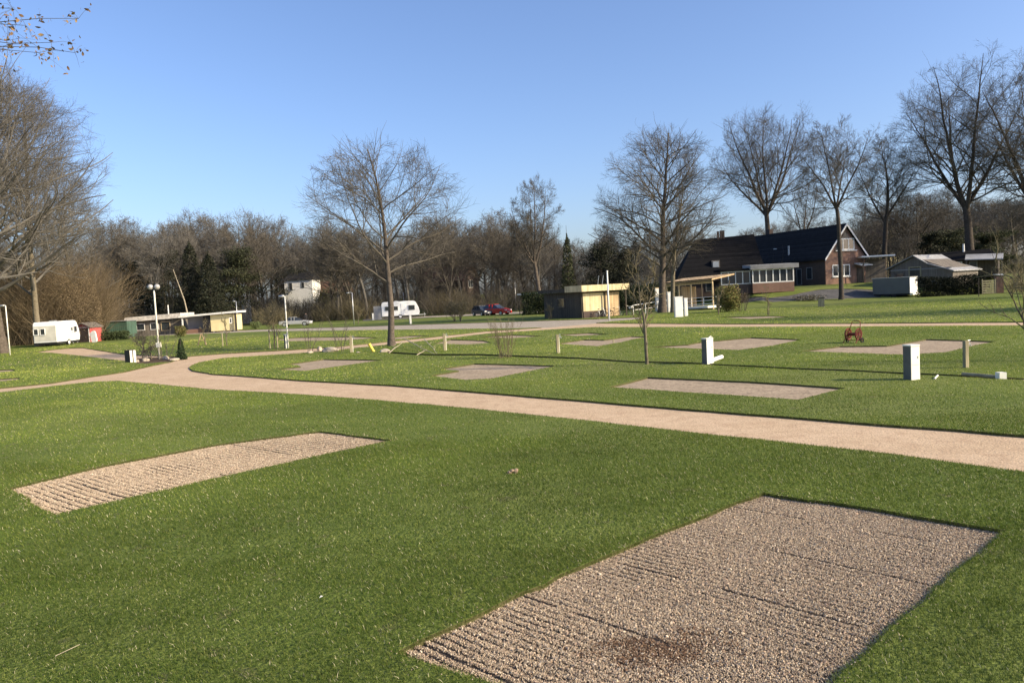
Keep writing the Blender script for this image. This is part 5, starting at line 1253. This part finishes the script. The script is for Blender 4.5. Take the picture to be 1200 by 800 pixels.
# ------------------------------------------------------------------ service pillars, tap posts, small lawn things
def pillar(px, py, top, wpx, label, rot=42, hook=False, group=None):
    p = at(px, py); p.z = TURF-0.03; h = hz(p, top); w_ = wpx/(F/p.y)/1.55
    t = thing('service_pillar', label, 'service pillar', p, vr(px, rot)); y0 = -w_*0.5
    MB().box(-w_*0.58, w_*0.58, y0, w_*0.5, 0, h-0.045).build('body', MT['pillar_grey'], t, 0.006)
    MB().box(-w_*0.58-0.012, w_*0.58+0.012, y0-0.03, w_*0.5+0.012, h-0.042, h).build('cap', MT['cream'], t, 0.012)
    d = MB().box(-w_*0.58+0.001, w_*0.58+0.003, y0-0.022, y0-0.002, 0.01, h-0.05).build('door', MT['cream'], t, 0.004)
    MB().box(w_*0.30, w_*0.36, y0-0.036, y0-0.024, h*0.62, h*0.68).build('latch', MT['grey'], d)
    MB().box(-w_*0.5, w_*0.5, y0-0.025, y0-0.0225, h*0.44, h*0.445).build('seam', MT['grey'], d)
    if hook: MB().tube([(w_*0.3, w_*0.1, h-0.02), (w_*0.8, w_*0.1, h+0.05), (w_*1.0, w_*0.1, h), (w_*1.02, w_*0.1, h-0.15)], 0.022, 7).build('hose_hook', MT['cream'], t)
    return t
pillar(1068, 447, 403.5, 17, 'large cream service pillar nearest the camera on the right lawn', 46)
pillar(829.5, 427.5, 396, 13, 'cream service pillar with a white pipe lying at its foot', 40, True)
pillar(336, 409, 391.5, 5, 'small white service pillar beside the lamp post by the staked tree', 30)
pillar(481, 380, 369.5, 3.2, 'small white service pillar in the shade right of the lone tree trunk', 20)
pillar(437, 375, 367, 2.8, 'tiny white service pillar left of the touring caravan', 20)
def tap_post(px, py, top, label, wpx=5, tap=True):
    p = at(px, py); p.z = TURF-0.03; h = hz(p, top); w_ = wpx/(F/p.y)*0.78
    t = thing('tap_post', label, 'tap post', p, R(12), 'wooden tap posts on the lawns')
    MB().box(-w_/2, w_/2, -w_/2, w_/2, -0.05, h).build('post', MT['post'], t, 0.008)
    if tap:
        MB().tube([(w_/2, 0, h-0.10), (w_/2+0.10, 0, h-0.10), (w_/2+0.12, 0, h-0.17)], 0.018, 7).tube([(w_/2+0.06, 0, h-0.10), (w_/2+0.06, 0, h-0.02)], 0.01, 6).tube([(w_/2+0.02, 0, h+0.0), (w_/2+0.1, 0, h)], 0.012, 6).build('tap', MT['galv'], t)
        MB().tube([(w_/2+0.015, 0, h-0.12), (w_/2+0.02, 0, 0.0)], 0.014, 6).build('water_pipe', MT['cream'], t)
    return t
tap_post(1132, 433, 399, 'wooden tap post right of the large cream pillar', 6)
tap_post(654, 415, 392, 'wooden tap post between the multi-stemmed shrub and the slim young tree', 4)
tap_post(521.5, 412, 391, 'wooden tap post right of the fallen branches', 4)
tap_post(412, 414, 393.5, 'wooden tap post left of the yellow pipe', 4)
t = tap_post(719, 403.5, 397.5, 'short low stake on the middle lawn left of the slim young tree', 1.8, False)
p = at(962.5, 360); t = thing('litter_bin', 'small dark timber bollard bin on the lawn before the farmhouse', 'bin', p, R(-20)); hb_ = hz(p, 349.5)
MB().box(-0.28, 0.28, -0.25, 0.25, 0, hb_).build('body', MT['post'], t); MB().box(-0.32, 0.32, -0.29, 0.29, hb_+0.002, hb_+0.08).build('lid', MT['timber_dark'], t); 
p = at(153.5, 425.5); t = thing('litter_bin', 'dark bin with two pale front boards at the path junction', 'bin', p, vr(153, 35)); hb_ = hz(p, 410)
MB().box(-0.21, 0.21, -0.22, 0.22, 0, hb_).build('body', MT['timber_dark'], t)
for y in (-0.16, 0.05): MB().box(0.213, 0.24, y-0.03, y+0.13, 0.02, hb_-0.02).build('front_board', MT['cream'], t)
for x in (-0.17, 0.05): MB().box(x-0.02, x+0.12, -0.245, -0.223, 0.02, hb_-0.02).build('front_board', MT['cream'], t)
# pipes lying on the lawn
def lying(name, label, cat, a, b, r, m, za=0.07, zb=0.07, cap=None):
    A, B = at(*a), at(*b); t = thing(name, label, cat, A)
    d = B-A
    MB().tube([(0, 0, za), (d.x, d.y, zb)], r, 10).build('tube', MT[m], t, smooth=False)
    if cap: MB().box(d.x-0.09, d.x+0.09, d.y-0.09, d.y+0.09, 0.02, 0.22).build('end_box', MT[cap], t)
    else: MB().tube([(0, 0, za), (d.x*0.06, d.y*0.06, za+(zb-za)*0.06)], r*1.18, 10).build('collar', MT[m], t)
    return t
lying('plastic_pipe', 'white plastic pipe lying at the foot of the hooked cream pillar', 'pipe', (833, 426.5), (846, 423), 0.075, 'white', 0.12, 0.16)
lying('wooden_beam', 'grey pole lying in the trench with a cream block at its end', 'beam', (1128, 442), (1173, 446), 0.05, 'post', 0.09, 0.09, 'cream')
lying('white_stake', 'short white stick lying right of the large cream pillar', 'stick', (1095, 447), (1099, 444.5), 0.022, 'white', 0.07, 0.11)
p = at(439, 413); t = thing('yellow_pipe', 'bright yellow pipe stub leaning out of the soil near the lone tree', 'pipe', p)
MB().tube([(0, 0, -0.05), (-0.26, 0, 0.46)], 0.085, 12).build('tube', MT['yellow_pipe'], t); MB().tube([(-0.26, 0, 0.46), (-0.285, 0, 0.51)], 0.1, 12).build('collar', MT['yellow_pipe'], t)
# rocks
def rock(px, py, wpx, hpx, label, seed):
    p = at(px, py); s = F/p.y; r = random.Random(seed); bm = bmesh.new(); bmesh.ops.create_icosphere(bm, subdivisions=3, radius=1)
    ph = [r.uniform(0, 6) for _ in range(6)]
    for v in bm.verts:
        k = 1+0.18*math.sin(v.co.x*2.3+ph[0])+0.14*math.sin(v.co.y*3.1+ph[1])+0.08*math.sin(v.co.z*5+v.co.x*4+ph[2])+r.uniform(-.03, .03)
        v.co = Vector((v.co.x*k*wpx/s/2, v.co.y*k*wpx/s/2.6, v.co.z*k*hpx/s/1.6))
    me = bpy.data.meshes.new('boulder'); bm.to_mesh(me); bm.free(); me.materials.append(MT['rock'])
    o = bpy.data.objects.new('boulder', me); C.objects.link(o); o.location = (p.x, p.y, hpx/s*0.42); o.rotation_euler = (0, 0, r.uniform(0, 3)); tag(o, label, 'boulder')
rock(386, 413, 22, 6, 'large flat pale boulder left of the tap post beside the side path', 1)
rock(451, 413.5, 14, 5, 'pale boulder at the foot of the lone tree, right of the yellow pipe', 2)
rock(363, 414.6, 8, 3, 'small boulder at the left end of the roadside stones', 3)
rock(420, 414.2, 6, 2, 'small flat stone between the tap post and the yellow pipe', 4)
rock(375, 411.5, 6, 6, 'dark little boulder just left of the large flat one', 5)
rock(204, 423, 12, 4, 'pale flat boulder at the right end of the soil bed', 6)
rock(195, 421.6, 8, 4, 'grey boulder beside the globe lamp foot', 7)
rock(171, 423.6, 9, 4, 'dark mound-like boulder between the bin and the globe lamp', 8)
rock(160, 424.6, 6, 3, 'small boulder right behind the bin', 9)
# clod in the foreground grass
r = random.Random(4); p = at(601, 558.5); m = MB()
for i in range(7):
    m.ball((r.uniform(-.07, .07), r.uniform(-.05, .05), TURF+r.uniform(0.01, 0.05)), r.uniform(0.018, 0.036), 7, 5, (r.uniform(.8, 1.4), 1, r.uniform(.6, 1)))
o = m.build('earth_clod', MT['tan_clod']); o.location = (p.x, p.y, 0); tag(o, 'small crumbly brown earth clod lying alone in the foreground grass', 'clod')
# fallen branches
def sticks(label, pairs, r0_=0.02, seed=1):
    rr2 = random.Random(seed)
    for i, (a, b, za, zb, lb) in enumerate(pairs):
        A, B = at(*a), at(*b); L = (B-A).length; pts = []
        for k in range(6):
            q = A.lerp(B, k/5); pts.append((q.x+rr2.uniform(-.04, .04), q.y+rr2.uniform(-.04, .04), za+(zb-za)*k/5+rr2.uniform(-.02, .02)+0.03))
        m = MB().tube(pts, [r0_*(1-0.12*k) for k in range(6)], 6)
        for k in (2, 3, 4):
            q = Vector(pts[k]); m.tube([q, q+Vector((rr2.uniform(-.3, .3), rr2.uniform(-.3, .3), rr2.uniform(0.05, .2)))], [r0_*0.5, r0_*0.2], 4)
        o = m.build('fallen_branch', MT['dead_wood']); tag(o, lb, 'branch', 'fallen branches near the lone tree')
sticks('', [((475, 407), (509, 417), 0.5, 0.05, 'longest pale fallen branch sloping down to the right beside the lone tree'), ((498, 407), (513, 416.5), 0.5, 0.05, 'short fallen branch nearest the tap post'), ((456, 415), (474, 407), 0.05, 0.35, 'thin fallen branch leaning up towards the left of the pile'),
            ((488, 417.5), (498, 414), 0.03, 0.12, 'small twig lying at the foot of the branch pile')], 0.028)
# little white litter on grass, dry stick bottom left
lying('dry_stalk', 'curved dry grass stalk lying in the grass at the lower left', 'stalk', (66, 782), (95, 770), 0.0022, 'dead_wood', 0.10, 0.115)
p = at(375, 712); o = MB().add([(0, 0, 0), (.022, .006, .012), (.03, .03, .004), (.004, .022, .010), (.012, .014, .02)], [(0, 1, 4), (1, 2, 4), (2, 3, 4), (3, 0, 4), (0, 3, 2, 1)]).build('white_petal', MT['white']); o.location = (p.x, p.y, TURF+0.035); tag(o, 'tiny white petal lying in the foreground grass', 'petal')
# hose reel cart
p = at(1000, 403); p.z = TURF-0.02; s = F/p.y; t = thing('hose_reel_cart', 'rusty red hose reel cart with tall looped handle on the right lawn', 'hose reel', p, vr(1000, -30))
hr = hz(p, 376)
for x in (-0.22, 0.24):
    w_ = MB().torus((x, 0, hr*0.40), hr*0.25, 0.034, 'x', 20, 5).build('reel_flange', MT['red_metal'], t)
    m = MB()
    for k in range(6): a = math.pi*k/6; m.tube([(x, -hr*0.25*math.cos(a), hr*0.40-hr*0.25*math.sin(a)), (x, hr*0.25*math.cos(a), hr*0.40+hr*0.25*math.sin(a))], 0.014, 5)
    m.build('spoke', MT['red_metal'], w_)
MB().tube([(-0.22, 0, hr*0.40), (0.24, 0, hr*0.40)], 0.07, 10).build('drum', MT['red_metal'], t)
for x in (-0.32, 0.34): w_ = MB().torus((x, 0.10, 0.11), 0.09, 0.03, 'x', 16, 6).build('wheel', MT['black'], t)
MB().tube([(-0.32, 0.10, 0.11), (0.34, 0.10, 0.11)], 0.015, 6).tube([(-0.28, -0.3, 0.02), (-0.26, 0, hr*0.40)], 0.02, 6).tube([(0.28, -0.3, 0.02), (0.28, 0, hr*0.40)], 0.02, 6).tube([(-0.26, 0, hr*.4), (-0.32, .1, .11)], 0.02, 6).tube([(0.28, 0, hr*.4), (0.34, .1, .11)], 0.02, 6).build('frame', MT['red_metal'], t)
MB().tube([(-0.24, 0.02, hr*0.40), (-0.10, 0.12, hr*0.96), (-0.02, 0.14, hr), (0.20, 0.14, hr), (0.26, 0.12, hr*0.94), (0.30, 0.02, hr*0.40)], 0.017, 6).build('handle', MT['red_metal'], t)
# small A-frame and stakes
p = at(237, 405); t = thing('wooden_trestle', 'small orange wooden A-frame on the lawn before the yellow cabin', 'trestle', p, R(10)); ht = hz(p, 391)
for x0, x1 in ((-0.35, -0.05), (0.35, 0.0)): MB().tube([(x0, 0, 0), (x1, 0.05, ht)], 0.05, 6).build('leg', MT['timber_tan'], t)
MB().tube([(-0.2, 0, ht*0.45), (0.2, 0, ht*0.45)], 0.03, 6).build('brace', MT['timber_tan'], t)

# ------------------------------------------------------------------ young trees and shrubs
def young(px, py, top, W, label, seed, tr=0.045, clear=0.45, n1=12, bark='bark_pale', twig='twig_olive', stakes=0, name='young_tree', leaders=3, lead_ang=0.4, n4=0, trp=0.12, n2=6, n3=4, tw=0.005, lean=(0, 0)):
    p = at(px, py); p.z = 0 if p.y < 80 else p.z; h = hz(p, top)
    t = tree(name, label, p, MT[bark], MT[twig], seed=seed, H=h, tr=tr, W=W, clear=clear, leaders=leaders, lead_ang=lead_ang, n1=n1, n2=n2, n3=n3, n4=n4, ang=(0.8, 0.5), trop=trp, twig_r=tw, wob=0.14, lean=lean)
    for i in range(stakes): x = (-0.3, 0.22)[i]; MB().tube([(x, -0.05, 0), (x, -0.05, h*0.38)], 0.05, 6).build('stake', MT['post'], t)
    return t
young(758, 428.5, 284, 1.0, 'slim young tree on the lawn between the kiosk and the hooked cream pillar', 121, tr=0.065, clear=0.40, n1=14, leaders=3, lead_ang=0.33, n4=0, n2=6, n3=4, tw=0.006)
young(322, 409, 350, 0.9, 'young tree held by two wooden stakes beside the lamp post', 122, stakes=2, tr=0.05, n1=14, n4=3)
t = young(1206, 425, 255, 1.5, 'young tree with crooked wide limbs at the right edge of the lawn', 123, tr=0.05, clear=0.30, n1=10, leaders=4, lead_ang=0.6, n4=0, bark='bark', twig='twig_olive', trp=0.05, n2=5, n3=3)
young(168, 422, 385, 1.0, 'small bare fruit tree right behind the bin', 124, tr=0.05, clear=0.25, n1=12, n4=3, lead_ang=0.7, tw=0.008, twig='twig')
young(178, 421, 388, 1.0, 'small bare fruit tree just left of the double globe lamp', 125, tr=0.05, clear=0.25, n1=12, n4=3, lead_ang=0.7, tw=0.008, twig='twig')
young(241, 405, 372, 0.6, 'thin sapling standing by the orange A-frame', 126, tr=0.04, n1=8)
young(266, 406, 364, 0.5, 'thin sapling with stake right of the orange A-frame', 127, tr=0.04, n1=8, stakes=1)
young(842, 369, 330, 0.8, 'thin young tree right of the pavilion before the yellow-green bush', 128, tr=0.06, n1=10)
young(900, 370, 332, 0.7, 'thin young tree on the lawn before the brick base of the sunroom', 129, tr=0.05, n1=8)
young(533, 377, 352, 1.6, 'young multi-stemmed tree on the shaded lawn left of the red car', 130, tr=0.07, clear=0.2, n1=12, n4=3, tw=0.01)
young(540, 377.5, 350, 1.4, 'pale-stemmed young tree beside the multi-stemmed one left of the red car', 131, tr=0.08, clear=0.35, n1=12, n4=3, tw=0.01)
young(420, 380, 350, 0.9, 'thin young tree right of the grey lamp post', 132, tr=0.06, n1=8, n4=2, tw=0.01)
young(645, 375, 352, 1.3, 'young tree with pale stem before the dark side of the kiosk', 133, tr=0.07, n1=12, n4=3, tw=0.01)
def stem_shrub(px, py, hpx, wpx, label, seed, n=14, m='twig_olive', r0_=0.018):
    p = at(px, py); s = F/p.y; h = hpx/s; W = wpx/s; r = np.random.default_rng(seed)
    st = np.column_stack([r.uniform(-W*0.2, W*0.2, n), r.uniform(-W*0.2, W*0.2, n), np.zeros(n)]); d = np.column_stack([st[:, 0]*0.9/W*1.2, st[:, 1]*0.9/W*1.2, np.ones(n)])
    P, rr = grow(r, st, d, h*r.uniform(0.7, 1.05, n), np.full(n, r0_), 8, 0.07, 0.02, 0.35)
    s2, d2, L2, R2 = kids(r, P, rr, np.full(n, h), 10, 0.25, 1.0, 0.55, 0.4, lambda f: 0.25-0.1*f, 0.6)
    P2, r2 = grow(r, s2, d2, L2, np.full(len(L2), r0_*0.45), 3, 0.14, 0.05, 0.5)
    t = thing('bare_shrub', label, 'shrub', p)
    V, Q = join([tubes(P, rr, 4)]); npmesh('stem', V, Q, MT[m], t); V, Q = tubes(P2, r2, 3); npmesh('twig', V, Q, MT[m], t)
stem_shrub(592, 420.5, 52, 34, 'multi-stemmed bare golden shrub on the lawn before the red car', 141, 26, 'twig_olive', 0.010)
stem_shrub(399, 413, 46, 16, 'thin bare shrub left of the tap post by the side path', 142, 6, 'twig', 0.014)
stem_shrub(362, 413, 46, 22, 'thin bare shrub behind the small boulders by the side path', 143, 6, 'twig', 0.012)
stem_shrub(193, 421, 40, 30, 'tangled bare shrub right of the double globe lamp', 144, 9, 'twig', 0.016)
stem_shrub(870, 365, 26, 30, 'bare brown shrub on the lawn edge before the sunroom', 145, 14, 'twig', 0.02)

# ------------------------------------------------------------------ oak off to the left whose leafy twigs hang into the top left corner
def oak():
    rr3 = np.random.default_rng(9); base = Vector((-13.2, 11.5, 0)); t = thing('oak_tree', 'oak outside the left edge whose twigs with dry leaves hang into the top left corner', 'tree', base)
    tip = []
    P, r_a = grow(rr3, np.zeros((1, 3)), np.array([[0.02, 0, 1.0]]), np.array([9.5]), np.array([0.28]), 10, 0.03, 0, 0.3)
    V, Q = tubes(P, r_a, 10); npmesh('trunk', V, Q, MT['bark'], t, smooth=True)
    targets = []
    for (px_, py_, D_) in [(45, 62, 11.5), (88, 62, 12.0), (30, 30, 11), (92, 22, 12.5), (15, 10, 11.0), (60, 50, 11.6), (8, 48, 11.2), (-40, 40, 11.0), (-30, 0, 11)]:
        d = f_ + (px_-600)/F*r_ - (py_-400)/F*u_; q = CAM + d*(D_/d.y); targets.append(q-base)
    parts = []; twig_pts = []
    limb0 = P[0, 7]
    hub = Vector((limb0[0]+2.4, limb0[1], limb0[2]+0.2))
    m = MB(); m.tube([tuple(limb0), tuple((Vector(limb0)+hub)/2+Vector((0, 0, .3))), tuple(hub)], [0.09, 0.06, 0.02], 7)
    for q in targets:
        a = hub; n = 7; pts = []
        for k in range(n+1):
            f = k/n; v = a.lerp(q, f) + Vector(rr3.normal(size=3)*0.05*(1 if 0 < k < n else 0)) + Vector((0, 0, 0.22*math.sin(f*3.14))); pts.append(v)
        m.tube(pts, [0.012*(1-f_i/(n+1))+0.002 for f_i in range(n+1)], 5)
        for k in range(3, n+1):
            for _ in range(4):
                e_ = pts[k]+Vector(rr3.normal(size=3)*0.17); m.tube([pts[k], (pts[k]+e_)/2+Vector((0, 0, 0.03)), e_], [0.0028, 0.002, 0.0012], 4); twig_pts += [e_, (pts[k]+e_)/2]
    m.build('branch', MT['twig'], t)
    n = len(twig_pts)*3; c = np.array([tuple(v) for v in twig_pts]*3)+rr3.normal(size=(n, 3))*0.045; c = c[rr3.random(n) < 0.6]; n = len(c)
    a = unit(rr3.normal(size=(n, 3))); b = unit(np.cross(a, rr3.normal(size=(n, 3)))); nn = np.cross(a, b); s = 0.034*rr3.uniform(0.5, 1.3, (n, 1))
    V = np.stack([c-a*s, c-a*s*0.3+b*s*0.45+nn*s*.2, c+a*s*0.4+b*s*0.5+nn*s*.1, c+a*s*1.1, c+a*s*0.4-b*s*0.5+nn*s*.2, c-a*s*0.3-b*s*0.4+nn*s*.15], 1).reshape(-1, 3)
    Q = 6*np.arange(n)[:, None]
    T = np.array([(0.22, 0.14, 0.07), (0.16, 0.10, 0.05), (0.28, 0.20, 0.10)])[rr3.integers(0, 3, n)]*rr3.uniform(0.7, 1.2, (n, 1))
    npmesh('leaf', V, [Q+np.array([[0, 1, 4, 5]]), Q+np.array([[1, 2, 3, 4]])], MT['leaf'], t, np.repeat(T, 6, 0))['kind'] = 'stuff'
oak()
